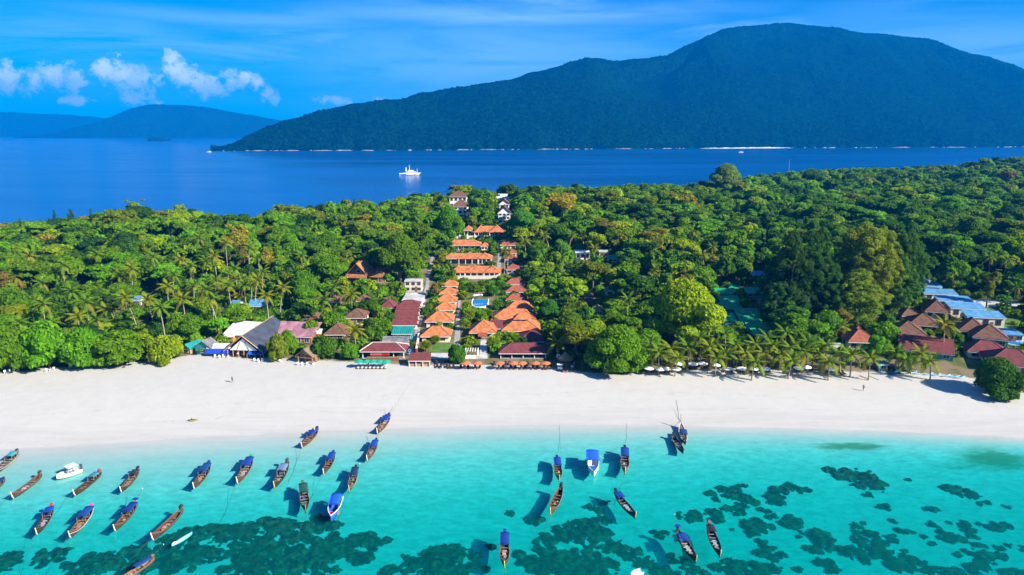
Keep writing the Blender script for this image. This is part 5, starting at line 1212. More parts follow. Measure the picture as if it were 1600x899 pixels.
PRO['cspan'] = {'long': (-3.8, .2), 'short': (-3.4, -1.0), 'mid': (-2.5, .5)}
PRO['cargo'] = MB().box(.9, 1.7, -.45, .3, .12, .55).box(1.75, 2.2, -.2, .45, .12, .45).tube([(.2, -.4, .3), (.2, .45, .3)], .22, 6).mesh('cargo', M['tarp'])
PRO['small_canopy'] = canopy(-5.0, -4.0, .75, 2.35, .15).mesh('stern_canopy', M['tarp'], True)
DARK, BRN, TAN, BLK, RED = (.035,.023,.016), (.085,.040,.020), (.20,.115,.06), (.02,.02,.022), (.20,.045,.022)
BLUE, NAVY, GREEN, PINK, WHT, YEL, ORG = (.005,.042,.23), (.009,.026,.10), (.02,.22,.09), (.75,.06,.20), (.75,.74,.70), (.62,.50,.10), (.55,.19,.05)
ROPES = []
brnd = random.Random(77)
CLUT = [('cargo_box', MB().box(-.3, .3, -.2, .2, 0, .32).box(-.32, .32, -.22, .22, .322, .36).mesh('cargo_box', M['tarp'])), ('rope_coil', MB().tube([(.26*cos(a), .26*sin(a), .08+.012*i) for i, a in enumerate(np.linspace(0, 12.5, 22))], .06, 5).mesh('rope_coil', M['tarp'])), ('cloth_bundle', MB().tube([(-.4, 0, .1), (-.2, .05, .2), (.1, -.04, .24), (.4, .03, .1)], [.1, .2, .22, .08], 7).mesh('cloth_bundle', M['tarp'], True))]
def longtail(label, st, bw, hull=BRN, can='long', ccol=BLUE, eng=BLUE, stem=WHT, trim=TAN, strake=DARK, shaft_up=None, cargo=None, extra=None, zoff=0.0, benches=(-1.9, -.7, .6, 1.8, 2.8)):
    a, b = flat(*st, 1.0), flat(*bw, 1.0); a, b = Vector((*a, 0)), Vector((*b, 0)); d = b-a; sc = d.length/10.7
    root = thing('longtail_boat', ((a.x+b.x)/2, (a.y+b.y)/2, zoff), label, 'boat', 'longtail boats moored off the beach', atan2(d.y, d.x), (sc, sc*.9, sc*.92))
    def pt(nm, me, loc=None, c=None):
        o = link(nm, me, root, loc)
        if c: o.color = (*c, 1)
        return o
    pt('hull', PRO['hull'], None, hull)
    for me in PRO['gunwale']: pt('gunwale', me, None, trim)
    for me in PRO['stripe']: pt('rubbing_strake', me, None, strake)
    dc = brnd.choice(((.13,.075,.04), (.09,.06,.04), (.17,.13,.09), (.06,.075,.07), (.20,.11,.05), (.05,.07,.10))); fc = brnd.choice(((.10,.06,.035), (.06,.05,.045), (.16,.12,.09), (.05,.07,.08), (.04,.04,.04)))
    pt('floor', PRO['floor'], None, fc); pt('bow_deck', PRO['bow_deck'], None, dc); pt('stern_deck', PRO['stern_deck'], None, dc)
    pt('bow_stem', PRO['bow_stem'], None, stem)
    bc = brnd.choice(((.30,.21,.13), (.40,.33,.25), (.20,.13,.08), (.24,.23,.21), (.13,.16,.18)))
    for x in benches:
        if can or brnd.random() > .12: pt('bench', PRO['bench'][x], None, tuple(k*brnd.uniform(.7, 1.25) for k in bc))
    for k in range(brnd.randint(2, 4)):
        x = brnd.uniform(-.2, 3.0); o = link(*CLUT[brnd.randrange(3)], root, (x, brnd.uniform(-.4, .4), .07)); o.rotation_euler = (0, 0, brnd.uniform(0, 3)); o.color = (*brnd.choice(((.5,.16,.03), (.45,.44,.4), (.05,.06,.07), (.03,.12,.30), (.28,.20,.12), (.20,.03,.03), (.10,.16,.08), (.35,.30,.06))), 1)
    pt('engine_stand', PRO['engine_stand']); e = pt('engine', PRO['engine'])
    if eng: c = link('engine_cover', PRO['engine_cover'], e); c.color = (*eng, 1)
    if shaft_up is not None: s_ = link('tail_shaft', PRO['shaft'][shaft_up], e); link('propeller', PRO['prop'][shaft_up], root)
    if can:
        pt('canopy', PRO['canopy'][can], None, tuple(k*brnd.uniform(.75, 1.25) for k in ccol))
        x0, x1 = PRO['cspan'][can]
        for x in (x0, (x0+x1)/2, x1):
            for s_ in (1, -1): pt('canopy_post', PRO['cpost'], (x, s_*(halfw(x/5)*.86), 0))
    if cargo: pt('cargo', PRO['cargo'], None, cargo)
    if extra == 'stern': pt('stern_canopy', PRO['small_canopy'], None, ccol)
    if extra == 'flag':
        MB().tube([(-1.8, .8, .5), (-1.8, .8, 3.4)], .03, 4).build('flag_pole', M['palewood'], root)
        o = MB().slab([(-1.8, .8, 3.4), (-1.0, .86, 3.3), (-1.0, .84, 2.75), (-1.8, .8, 2.7)], .02).build('flag', M['tarp'], root); o.color = (*YEL, 1)
    if extra == 'prow':
        MB().tube([(5.45, 0, 1.4), (5.75, 0, 2.9), (5.9, 0, 3.9)], [.13, .11, .07], 6).build('tall_prow', M['palewood'], root)
    ROPES.append((root, d.normalized(), sc))
    return root
longtail('black longtail with teal cloth, cut by left edge above the open brown boat', (29,703), (-14,737), BLK, 'short', (.03,.22,.27), None, WHT, TAN, WHT)
longtail('dark longtail with blue cover, barely in view at left edge', (7,744), (-26,772), DARK, 'long', NAVY, None)
longtail('open brown longtail with pale bundles inside, below the white speedboat', (65,737), (18,772), BRN, None, BLUE, BRN, WHT, TAN, RED, cargo=(.40,.33,.30), benches=(-3.1,-1.9,-.7,.6,1.8,2.8))
longtail('dark longtail with half length slate blue cover and pinkish engine cloth', (158,734), (115,768), DARK, 'short', (.05,.16,.24), (.22,.07,.13), WHT, BRN, RED)
longtail('dark longtail with black canopy, level with the white speedboat', (217,730), (188,763), DARK, 'short', (.025,.035,.035), BLK, WHT, TAN, BRN, cargo=(.18,.13,.08))
longtail('longtail with blue canopy, red engine cloth and white folded cloth amidships', (82,788), (56,829), DARK, 'short', BLUE, (.42,.03,.06), WHT, BRN, RED, cargo=(.30,.31,.30))
longtail('brown longtail with blue canopy and bright pink engine cloth', (145,789), (108,834), BRN, 'long', BLUE, PINK, (.60,.66,.55), TAN, WHT, cargo=(.34,.16,.10))
longtail('tan longtail with blue canopy plus small blue stern shade and raised shaft', (214,782), (178,823), BRN, 'long', BLUE, (.30,.28,.28), WHT, TAN, DARK, shaft_up=1.6, extra='stern')
longtail('long open brown longtail without canopy, nearest the half sunk canoe', (286,791), (237,837), BRN, None, BLUE, DARK, WHT, TAN, DARK, cargo=(.40,.22,.13), benches=(-1.9,-.7,.6,1.8,2.8))
longtail('blue canopied longtail with orange foredeck cut by the bottom edge', (242,866), (178,906), TAN, 'long', BLUE, (.16,.10,.05), WHT, TAN, RED, shaft_up=1.6, cargo=ORG)
longtail('longtail with blue canopy and blue engine cloth, left of the green topped one', (328,722), (302,758), BRN, 'long', BLUE, BLUE, WHT, BRN, DARK, cargo=(.36,.19,.11))
longtail('longtail with blue canopy and green engine cloth', (394,713), (370,750), BRN, 'long', BLUE, (.02,.30,.05), WHT, BRN, RED, cargo=(.34,.24,.18))
longtail('longtail with blue canopy and small yellow flag near the wet sand', (497,668), (471,694), BRN, 'long', BLUE, BLK, WHT, TAN, DARK, extra='flag', zoff=.05)
longtail('blue canopied longtail closest to the beach on the left side', (609,648), (589,673), BRN, 'long', BLUE, BLK, WHT, TAN, DARK, cargo=(.3,.15,.1), zoff=.12, shaft_up=1.6)
longtail('blue canopied longtail just seaward of the one closest to the beach', (589,686), (573,714), BRN, 'long', BLUE, BLK, WHT, TAN, RED, cargo=(.38,.22,.15), shaft_up=1.6)
longtail('blue canopied longtail with blue engine cloth, left of the dark engined one', (522,705), (505,735), BRN, 'long', BLUE, BLUE, WHT, BRN, DARK)
longtail('dark longtail with grey blue canopy and yellowish stem', (450,719), (428,757), DARK, 'mid', (.13,.24,.38), (.04,.08,.05), (.58,.46,.15), BRN, DARK)
longtail('brown longtail with navy canopy and uncovered black engine', (557,728), (545,762), BRN, 'long', NAVY, BLK, (.50,.42,.25), TAN, ORG, shaft_up=-.9)
longtail('dark longtail with green black canopy pointing straight at the viewer', (473,754), (477,794), DARK, 'long', (.02,.07,.08), (.10,.10,.04), (.30,.17,.09), BRN, DARK)
longtail('blue canopied longtail left of the white blue topped boat', (870,713), (874,746), BRN, 'long', BLUE, NAVY, (.55,.42,.10), BRN, DARK, shaft_up=-.9)
longtail('blue canopied longtail right of the white blue topped boat', (976,699), (977,735), BRN, 'long', BLUE, BLK, (.58,.46,.12), TAN, ORG, shaft_up=-.9)
longtail('open longtail with five pale benches and no canopy', (878,757), (860,798), BRN, None, BLUE, BLK, (.60,.50,.12), TAN, RED, benches=(-3.1,-1.9,-.7,.6,1.8,2.8))
longtail('dark longtail with blue canopy slanting down to the right', (960,765), (993,803), DARK, 'short', BLUE, NAVY, (.62,.52,.10), BRN, DARK, cargo=(.30,.31,.30))
longtail('blue canopied longtail with red inside, alone at bottom centre', (789,829), (788,881), BRN, 'long', BLUE, BLUE, (.62,.50,.10), RED, DARK, cargo=(.42,.30,.18))
longtail('longtail with tall pale prow pointing up the beach', (1071,690), (1064,662), BRN, 'mid', BLUE, None, (.45,.30,.16), WHT, DARK, extra='prow', zoff=.05)
longtail('small open black longtail beside the tall prowed one', (1051,677), (1068,703), BLK, None, BLUE, BLK, (.15,.08,.05), (.22,.17,.11), DARK, benches=(-1.9,-.7,.6))
longtail('large longtail with two blue canopies and raised shaft at bottom right', (1057,824), (1088,871), DARK, 'mid', BLUE, None, (.62,.50,.16), BRN, RED, shaft_up=1.6, extra='stern', cargo=(.30,.31,.30))
longtail('black open longtail with white sack and red engine cloth', (1106,815), (1126,863), BLK, 'short', (.02,.022,.03), (.35,.08,.05), (.62,.50,.16), BLK, DARK, cargo=(.30,.31,.30))
# ---------------------------------------------------------------- other boats
def vhull(L, B, hs, hb, mat, root, inner, name='hull'):
    v, f = [], []; n_ = 11
    for i in range(n_):
        t = i/(n_-1); x = -L/2+L*t; W = B/2*(1-max(0, (t-.35)/.65)**2.2)+.02; S = hs+(hb-hs)*t**1.5; K = -.3+.35*t**4
        for y, z in ((0, K), (W*.7, K+.12), (W, S), (max(W-.12, .01), S), (max(W*.65-.05, .005), .12), (0, .10)): v.append((x, y, z))
        for y, z in ((W*.7, K+.12), (W, S), (max(W-.12, .01), S), (max(W*.65-.05, .005), .12)): v.append((x, -y, z))
    def ix(i, s, k): return i*10+k if (s > 0 or k in (0, 5)) else i*10+5+k
    for i in range(n_-1):
        for s in (1, -1):
            for k in range(5):
                q = (ix(i,s,k), ix(i+1,s,k), ix(i+1,s,k+1), ix(i,s,k+1)); f.append(q if s > 0 else q[::-1])
    for s in (1, -1):
        for a, b in ((0, 5), (1, 4)): f.append((ix(0,s,a), ix(0,s,a+1), ix(0,s,b-1), ix(0,s,b)))
    return MB().add(v, f).build(name, mat, root, True)
def moored(name, label, st, bw, cat='boat', z=0.0, h=.5):
    a, b = Vector((*flat(*st, h), 0)), Vector((*flat(*bw, h), 0)); d = b-a
    return thing(name, ((a.x+b.x)/2, (a.y+b.y)/2, z), label, cat, None, atan2(d.y, d.x)), d.length
r, L_ = moored('speedboat', 'white speedboat with white sunshade among the longtails on the left', (125,732), (88,746))
vhull(L_, 2.0, .6, .9, M['white'], r, None)
o = MB().slab([(-L_*.36, -1, 1.75), (L_*.08, -1, 1.75), (L_*.08, 1, 1.75), (-L_*.36, 1, 1.75)], .07).build('sunshade', M['tarp'], r); o.color = (.60,.66,.74,1)
pm = MB().tube([(0,0,.3),(0,0,1.72)], .03, 5).mesh('sunshade_post', M['grey'])
for x in (-.34, .06):
    for s in (-.9, .9): link('sunshade_post', pm, r, (L_*x, s, 0))
MB().box(L_*.02, L_*.1, -.5, .5, .12, 1.0).build('console', M['grey'], r)
MB().box(-L_*.5-.35, -L_*.5-.02, -.25, .25, .2, 1.25).build('outboard_engine', M['engine'], r)
for x in (-.3, -.18): MB().box(L_*x, L_*x+.35, -.8, .8, .12, .5).build('seat', M['grey'], r)
MB().slab([(L_*.2, -.8, .88), (L_*.47, -.12, 1.0), (L_*.47, .12, 1.0), (L_*.2, .8, .88)], .05).build('foredeck', M['white'], r)
r, L_ = moored('speedboat', 'white hulled boat with bright blue canopy between two longtails', (925,713), (928,743))
vhull(L_, 2.5, .9, 1.25, M['white'], r, None)
o = canopy(-L_*.46, L_*.12, 1.3, 2.1, .18).build('canopy', M['tarp'], r, True); o.color = (.01,.10,.58,1)
for x in (-.44, -.16, .1):
    for s in (-1.15, 1.15): link('canopy_post', pm, r, (L_*x, s, 0)) 
o = MB().slab([(L_*.16, -1.0, 1.02), (L_*.46, -.15, 1.2), (L_*.46, .15, 1.2), (L_*.16, 1.0, 1.02)], .05).build('foredeck', M['blue_paint'], r)
for x in (.02, .12): MB().box(L_*x, L_*x+.4, -1.0, 1.0, .12, .55).build('seat', M['white'], r)
MB().tube([(-L_*.4, 1.3, 1.0), (-L_*.30, 2.3, .9)], .05, 4).build('boarding_pole', M['white'], r)
r, L_ = moored('speedboat', 'wide bright blue boat with white rim and pink ring inside', (527,779), (517,813))
vhull(L_, 2.15, .8, 1.3, M['blue_paint'], r, None)
rim = [(-L_/2+L_*t, s*(2.15/2*(1-max(0, (t-.35)/.65)**2.2)), .8+.5*t**1.5+.03) for s in (1,) for t in np.linspace(0, 1, 12)]
MB().tube(rim, .08, 5).build('rim', M['white'], r); MB().tube([(x, -y, z) for x, y, z in rim], .08, 5).build('rim', M['white'], r)
o = canopy(-L_*.44, L_*.1, 1.0, 1.75, .25).build('canopy', M['tarp'], r, True); o.color = (.01,.09,.50,1)
for x in (-.42, -.16, .08):
    for s in (-.86, .86): link('canopy_post', pm, r, (L_*x, s, 0)).scale = (1, 1, .88)
o = MB().tube([(L_*.25+.42*cos(a), -.35+.42*sin(a), .75) for a in np.linspace(0, 2*pi, 13)], .13, 6).build('pink_ring', M['tarp'], r); o.color = (.75,.03,.16,1)
MB().box(-L_*.5-.3, -L_*.5-.02, -.25, .25, .2, 1.3).build('outboard_engine', M['engine'], r)
for x in (.14,): MB().box(L_*x, L_*x+.35, -1.0, 1.0, .12, .5).build('seat', M['palewood'], r)
r, L_ = moored('dinghy', 'small white dinghy at the bottom edge over dark reef', (1001,891), (988,895))
vhull(max(L_, 2.0), 1.1, .4, .5, M['white'], r, None); MB().box(-.3, .0, -.45, .45, .25, .3).build('seat', M['white'], r); MB().slab([(.1,-.45,.44),(.8,-.1,.5),(.8,.1,.5),(.1,.45,.44)], .04).build('foredeck', M['white'], r)
r, L_ = moored('canoe', 'pale blue half sunken canoe with white bow near dark reef', (300,830), (268,853), z=-.42, h=0)
r.rotation_euler = (0, R(-4.5), r.rotation_euler[2])
v = []; f = []
for i in range(11):
    t = i/10; W = .45*(1-abs(2*t-1)**2.5)+.02
    for y, z in ((0, -.1), (W, .15), (W*.7, .42), (0, .5), (-W*.7, .42), (-W, .15)): v.append((-L_/2+L_*t, y, z))
for i in range(10):
    for k in range(6): f.append((i*6+k, (i+1)*6+k, (i+1)*6+(k+1) % 6, i*6+(k+1) % 6))
f += [tuple(range(6)), tuple(60+k for k in range(6))[::-1]]
o = MB().add(v, f).build('hull', M['tarp'], r, True); o.color = (.25,.50,.72,1)
o = MB().add([(L_*.30, 0, .56), (L_*.50, 0, .56), (L_*.30, .34, .46), (L_*.46, .1, .5), (L_*.30, -.34, .46), (L_*.46, -.1, .5)], [(0,1,3,2),(1,0,4,5)]).build('bow_cap', M['white'], r)
# mooring lines
random.seed(11)
for i, (root, d, sc) in enumerate(ROPES):
    if i % 3 == 1: continue
    p0 = root.location + d*(5.0*sc) + Vector((0, 0, .9)); q = d.copy(); q.rotate(__import__('mathutils').Euler((0, 0, random.uniform(-.25, .25))))
    L_ = random.uniform(7, 16); pts = [p0]
    for k in range(1, 9):
        e = p0 + q*L_*k/8; b = gz(e.x, e.y)+.03
        pts.append(Vector((e.x + random.uniform(-.15, .15), e.y, max(b, p0.z*(1-k/2.2)))))
    o = MB().tube(pts, .026, 4).build('mooring_rope', M['rope']); o['label'] = 'thin dark mooring rope slanting from a boat bow down to the sandy seabed'; o['category'] = 'rope'; o['group'] = 'mooring ropes of the boats'
for i, (a, b) in enumerate((((876,712),(874,663)), ((978,698),(980,662)), ((610,648),(640,600)), ((1064,662),(1052,640)))):
    A, B_ = at(*a), at(*b); pts = [A + Vector((0, 0, .6))]
    for k in range(1, 11): e = A+(B_-A)*k/10; pts.append(Vector((e.x+random.uniform(-.12,.12), e.y, max(gz(e.x, e.y), -.3)+.03)))
    o = MB().tube(pts, .02, 4).build('shore_line', M['pale_rope']); o['label'] = 'thin pale rope running from a boat stern up the beach'; o['category'] = 'rope'; o['group'] = 'shore ropes of the boats'
# the white patrol ship far out
P = Vector((*flat(641, 274), 0)); s = mpp(P)
r = thing('ship', P, 'white ship with two masts and funnel, alone on the open sea', 'ship', None, R(4)); L_ = 33*s
def shull(mat, name, x0, x1, zb, zt, B):
    v, f = [], []; n_ = 9
    for i in range(n_):
        x = x0+(x1-x0)*i/(n_-1); t = x/(L_/2); W = B*(1-max(0, t)**3.0)*(1-.25*max(0, -t)**4)+.05
        for y, z in ((W*.8, zb), (W, zt+1.2*max(0, t)**2), (-W, zt+1.2*max(0, t)**2), (-W*.8, zb)): v.append((x, y, z))
    for i in range(n_-1):
        for k in range(4): f.append((i*4+k, (i+1)*4+k, (i+1)*4+(k+1) % 4, i*4+(k+1) % 4))
    f += [(3,2,1,0), tuple((n_-1)*4+k for k in range(4))]
    return MB().add(v, f).build(name, mat, r, True)
shull(M['white'], 'hull', -L_/2, L_/2, -.5, 3.0, 3.6); shull(M['blue_paint'], 'stern_band', -L_/2-.02, -L_*.17, .3, 2.2, 3.66); shull(M['orange'], 'bow_band', L_*.17, L_*.30, .5, 2.4, 3.68)
d_ = MB().box(-L_*.16, L_*.26, -2.8, 2.8, 3.0, 5.6).build('deckhouse', M['white'], r)
MB().box(-L_*.10, L_*.16, -2.4, 2.4, 5.603, 7.6).build('bridge', M['white'], r)
for k in range(6): MB().box(-L_*.14+k*L_*.065, -L_*.14+k*L_*.065+1.2, -2.86, -2.803, 3.8, 4.7).build('window', M['glass'], d_)
MB().box(-L_*.16-1.6, -L_*.16-.1, -1, 1, 3.0, 11.5).build('funnel', M['white'], r)
MB().tube([(-L_*.03, 0, 7.6), (-L_*.03, 0, 15.5)], [.55, .25], 6).build('mast', M['white'], r); MB().tube([(L_*.32, 0, 3), (L_*.33, 0, 10.5)], [.5, .2], 6).build('mast', M['white'], r)
MB().tube([(-L_*.36, 0, 2.9), (-L_*.20, 0, 4.6)], .3, 5).build('crane_boom', M['white'], r)
for (lab, x, y) in (('tiny white motorboat near the tip of the mountain', 327, 238), ('tiny white motorboat below the far white beach', 1158, 238.5)):
    P = Vector((*flat(x, y), 0)); s = mpp(P); r = thing('motorboat', P, lab, 'boat', 'tiny motorboats far out on the sea')
    vhull(7*s, 4, 1.6, 2.4, M['white'], r, None); MB().box(-2.5, 1.5, -1.5, 1.5, 1.2, 4.2).build('cabin', M['white'], r); MB().box(-2.3, 1.3, -1.56, -1.503, 2.6, 3.6).build('window', M['glass'], r)
# ---------------------------------------------------------------- coral heads on the lagoon bed
m, n, out = mat('coral'); p = n.new('ShaderNodeBsdfPrincipled'); n.link(p.outputs[0], out.inputs[0]); p.inputs['Roughness'].default_value = .95; p.inputs['Specular IOR Level'].default_value = 0
g = n.new('ShaderNodeNewGeometry').outputs['Position']
f1 = n.noise(g, .9, 6, .75); f2 = n.noise(g, .35, 3, .6)
cc = n.mix(n.smooth(f1, .40, .68), (.004,.005,.003), (.12,.11,.055)); cc = n.mix(n.smooth(f2, .5, .75), cc, (.04,.055,.02))
n.link(cc, p.inputs['Base Color']); M['coral'] = m
RE = '''440 845 85 26;480 872 85 24;400 872 48 20;430 893 80 18;530 868 50 14;572 850 34 10;420 832 62 13;500 826 30 10
300 850 50 18;275 880 45 16;330 836 24 10;318 872 30 14;190 882 62 17;140 893 45 12;212 867 30 8;75 878 25 11;96 868 14 6;10 888 22 14
690 872 36 18;716 862 26 10;652 886 26 10;700 893 45 11;746 870 11 5;640 875 10 4;610 892 14 7;745 886 16 6;634 872 5 3
880 882 62 20;850 868 36 12;922 888 46 14;828 876 16 8;905 832 40 14;932 825 26 12;878 836 22 7;852 846 18 11;830 816 13 6;800 806 11 4.5;930 800 13 6;965 857 21 11;925 856 10 4;998 870 24 8;1025 835 12 5;1010 880 20 7;764 856 7 3.5;860 880 40 16;905 868 30 8;947 842 18 7;938 790 8 4
1233 770 26 6;1210 786 14 7;1288 740 12 4;1340 751 36 10;1362 762 28 9;1355 778 8 3;1420 757 4 2;1486 771 18 6;1508 776 18 6;1533 788 10 4;1382 795 10 5;1574 795 5 2.5;1238 821 17 9;1343 822 12 6;1390 816 9 3;1452 799 11 5;1276 846 28 16;1366 841 33 10;1410 831 6 4;1458 821 11 5;1436 837 9 5;1512 828 12 8;1552 823 20 7;1489 818 11 3;1483 841 20 7;1520 838 8 4;1370 862 44 10;1420 878 36 10;1333 866 22 10;1472 893 33 9;1540 872 30 9;1509 863 22 6;1582 856 22 6;1290 883 18 9;1243 886 9 4;1526 885 18 8;1582 894 22 8;1210 868 11 10;1453 849 6 2.5;1529 852 7 3
1161 764 7 3;1144 775 17 9;1164 787 17 9;1115 780 10 6;1078 810 20 8;1115 807 17 9;1147 800 17 6;1173 824 34 10;1199 806 11 7;1225 771 16 6;1210 781 18 6;1230 816 10 8;1196 859 12 13;1055 871 19 8;1011 880 11 9;1072 892 30 7;1153 886 36 10;1185 889 25 11;1040 893 14 8
460 925 140 18;900 922 120 16;700 930 90 14;1150 925 110 16;1400 925 140 18;200 930 110 18'''
gx_ = np.arange(-108, 108, .30); gy_ = np.arange(78, 128, .30); X, Y = np.meshgrid(gx_, gy_, indexing='ij'); msk = np.zeros(X.shape); dome = np.zeros(X.shape)
rr = np.random.default_rng(9)
for e in RE.replace('\n', ';').split(';'):
    a, b, c, d_ = map(float, e.split()); q = flat(a, b, -2.2); rx = c*mpp((q[0], q[1], -2.2)); ry = abs(flat(a, b-d_, -2.2)[1]-flat(a, b+d_, -2.2)[1])/2
    nh = int(max(3, (3.4 if rx < 6 else 1.9)*rx*ry))
    for k in range(nh):
        an = rr.uniform(0, 2*pi); u = rr.uniform(0, 1)**.55*1.08
        hx, hy = q[0]+cos(an)*u*rx, q[1]+sin(an)*u*ry; hr = rr.choice((.4, .6, .8, 1.1))*rr.uniform(.8, 1.3)*(1.15 if u < .6 else .8); hr = min(hr, .35+.45*min(rx, ry))
        i0, i1 = int((hx-hr*1.5-gx_[0])/.3), int((hx+hr*1.5-gx_[0])/.3)+2; j0, j1 = int((hy-hr*1.5-gy_[0])/.3), int((hy+hr*1.5-gy_[0])/.3)+2
        i0, j0 = max(i0, 0), max(j0, 0)
        if i1 <= i0 or j1 <= j0: continue
        sx_, sy_ = X[i0:i1, j0:j1], Y[i0:i1, j0:j1]
        if sx_.size == 0: continue
        dd = 1.25-np.hypot(sx_-hx, (sy_-hy)*1.1)/hr + (fbm(sx_/.62, sy_/.62, 71, 3)-.5)*1.9
        msk[i0:i1, j0:j1] = np.maximum(msk[i0:i1, j0:j1], dd); dome[i0:i1, j0:j1] = np.maximum(dome[i0:i1, j0:j1], np.sqrt(np.clip(dd, 0, 1))*hr*.55)
msk -= .25
hh = np.clip(msk, -.1, .1) + dome*.8*(.7+.6*fbm(X/.7, Y/.7, 81, 3))
Z = terrain(X, Y) + hh - .02
Q = grid_q(len(gx_), len(gy_)); V = np.stack([X, Y, Z], -1).reshape(-1, 3); sel = (msk.ravel()[Q] > 0).any(1); q = Q[sel]; u, inv = np.unique(q, return_inverse=True)
link('coral_reef', mesh_np('coral_reef', V[u], inv.reshape(q.shape), M['coral'], None, True), kind='stuff')
# ---------------------------------------------------------------- things on the beach
def parasol_meshes(r, h, nm):
    n_ = 8; b = MB(); rim = [(r*cos(2*pi*k/n_), r*sin(2*pi*k/n_), h-.45) for k in range(n_)]
    b.add([(0, 0, h)]+rim, [(0, 1+k, 1+(k+1) % n_) for k in range(n_)]); b.add([(0, 0, h-.05)]+[(x, y, z-.04) for x, y, z in rim], [(0, 1+(k+1) % n_, 1+k) for k in range(n_)])
    v = rim+[(x*1.0, y*1.0, z-.14) for x, y, z in rim]; b.add(v, [(k, k+n_, (k+1) % n_+n_, (k+1) % n_) for k in range(n_)])
    return b.mesh('canopy', M['tarp']), MB().tube([(0, 0, -.3), (0, 0, h+.1)], .035, 6).mesh('pole', M['palewood']), MB().box(-.2, .2, -.2, .2, 0, .1).mesh('base', M['grey'])
PM = parasol_meshes(1.35, 2.3, 'a')
def parasol(px, py, color, label, group, h=2.15):
    P = at(px, py, h); o = thing('parasol', P, label, 'parasol', group, random.uniform(0, 1))
    c = link('canopy', PM[0], o); c.color = (*color, 1); link('pole', PM[1], o); link('base', PM[2], o); return o
LM = dict(frame=MB().box(-.32, .32, -.95, .95, .28, .34).mesh('frame', M['wood']), leg=MB().box(-.03, .03, -.03, .03, 0, .28).mesh('leg', M['wood']),
          mattress=MB().box(-.30, .30, -.94, .25, .342, .42).mesh('mattress', M['tarp']), back=MB().slab([(-.30, .26, .42), (.30, .26, .42), (.30, .92, .85), (-.30, .92, .85)], .08).mesh('backrest', M['tarp']))
def lounger(px, py, color, label, group):
    P = at(px, py); o = thing('sun_lounger', P, label, 'sun lounger', group, random.uniform(-.12, .12))
    link('frame', LM['frame'], o)
    for a in (-.28, .28):
        for b in (-.88, .88): link('leg', LM['leg'], o, (a, b, 0))
    for k in ('mattress', 'back'): c = link('mattress' if k == 'mattress' else 'backrest', LM[k], o); c.color = (*color, 1)
random.seed(5)
ORD = ['first','second','third','fourth','fifth','sixth','seventh','eighth','ninth','tenth','eleventh','twelfth','thirteenth','fourteenth','fifteenth','sixteenth']
z6 = lambda x, y: (620+x/5.287, 430+y/5.287); z7 = lambda x, y: (880+x/4.086, 380+y/4.086); z8 = lambda x, y: (1200+x/3.4575, 380+y/3.4575)
for i, x in enumerate((570,665,850,965,1035,1145,1230)):
    parasol(*z6(x, 722), (.62,.16,.06), ['first','second','third','fourth','fifth','sixth','seventh and last'][i]+' orange parasol from the left before the resort', 'orange parasols before the resort', 2.0)
for li, (x, y) in enumerate(((333,762),(363,765),(412,762),(435,768),(465,768),(527,770),(557,768),(587,768),(647,770),(683,770),(843,774),(875,774),(943,774),(980,774),(1027,774),(1060,774),(1123,774),(1160,774),(1217,776),(1245,776),(330,735),(397,735),(422,735),(807,742),(900,742),(927,742),(1085,744),(1178,744))):
    lounger(*z6(x, y), (.030,.022,.02), (ORD+['seventeenth','eighteenth','nineteenth','twentieth'])[li if li < 20 else li-20] + ' dark sun lounger from the left in the ' + ('front' if li < 20 else 'rear') + ' row before the resort', 'dark loungers before the resort')
WPOS = [z7(a, b) for a, b in ((548,793),(620,798),(663,795),(722,797),(740,764),(830,765),(892,763),(975,772),(1048,795),(1140,794),(1217,795),(1293,795))]+[z8(a, b) for a, b in ((2,676),(168,671),(208,664),(340,674))]
for i, (a, b) in enumerate(WPOS):
    if i == 12: continue
    parasol(a, b, (.80,.80,.77), ORD[i]+' white parasol from the left below the front palms', 'white parasols below the front palms', 2.1)
    for k in (-5, 0.5, 5.5): lounger(a+k, b+6.5+random.uniform(-.6, .8), (.035,.028,.025), {-5:'left',.5:'middle',5.5:'right'}[k]+' dark sun lounger under the '+ORD[i]+' white parasol from the left', 'dark loungers below the front palms')
for i, x in enumerate((561,572,583,593.5,603)):
    parasol(x, 564.5, (.01,.32,.20), ORD[i]+' green parasol from the left in front of the beach bar', 'green parasols before the beach bar', 1.9)
for i in range(8): lounger(560+i*6.2, 575.5, (.62,.60,.56), ORD[i]+' pale sun lounger from the left before the green parasols', 'pale loungers before the beach bar')
for a, b in ((1398,577),(1390,578),(1318,585),(1312,585)): lounger(a-0, b, (.04,.03,.03), 'dark sun lounger at the sand edge by the bright bush', 'dark loungers by the bright bush')
# round thatched beach bar
P = at(884, 573); s = mpp(P); r = thing('thatched_bar', (P.x, P.y+1.5, P.z), 'round open bar with conical thatched roof right of the orange parasols', 'bar'); n_ = 14; Rr = 13*s
b = MB(); b.add([(0, 0, 3.7)]+[(Rr*cos(2*pi*k/n_), Rr*sin(2*pi*k/n_), 1.9) for k in range(n_)]+[(Rr*.97*cos(2*pi*k/n_), Rr*.97*sin(2*pi*k/n_), 1.65) for k in range(n_)], [(0, 1+k, 1+(k+1) % n_) for k in range(n_)]+[(1+k, 1+n_+k, 1+n_+(k+1) % n_, 1+(k+1) % n_) for k in range(n_)]); b.build('roof', M['thatch'], r)
pm = MB().tube([(0, 0, -.3), (0, 0, 1.85)], .07, 6).mesh('post', M['wood'])
for k in range(8): link('post', pm, r, (Rr*.85*cos(k*pi/4), Rr*.85*sin(k*pi/4), 0))
b = MB()
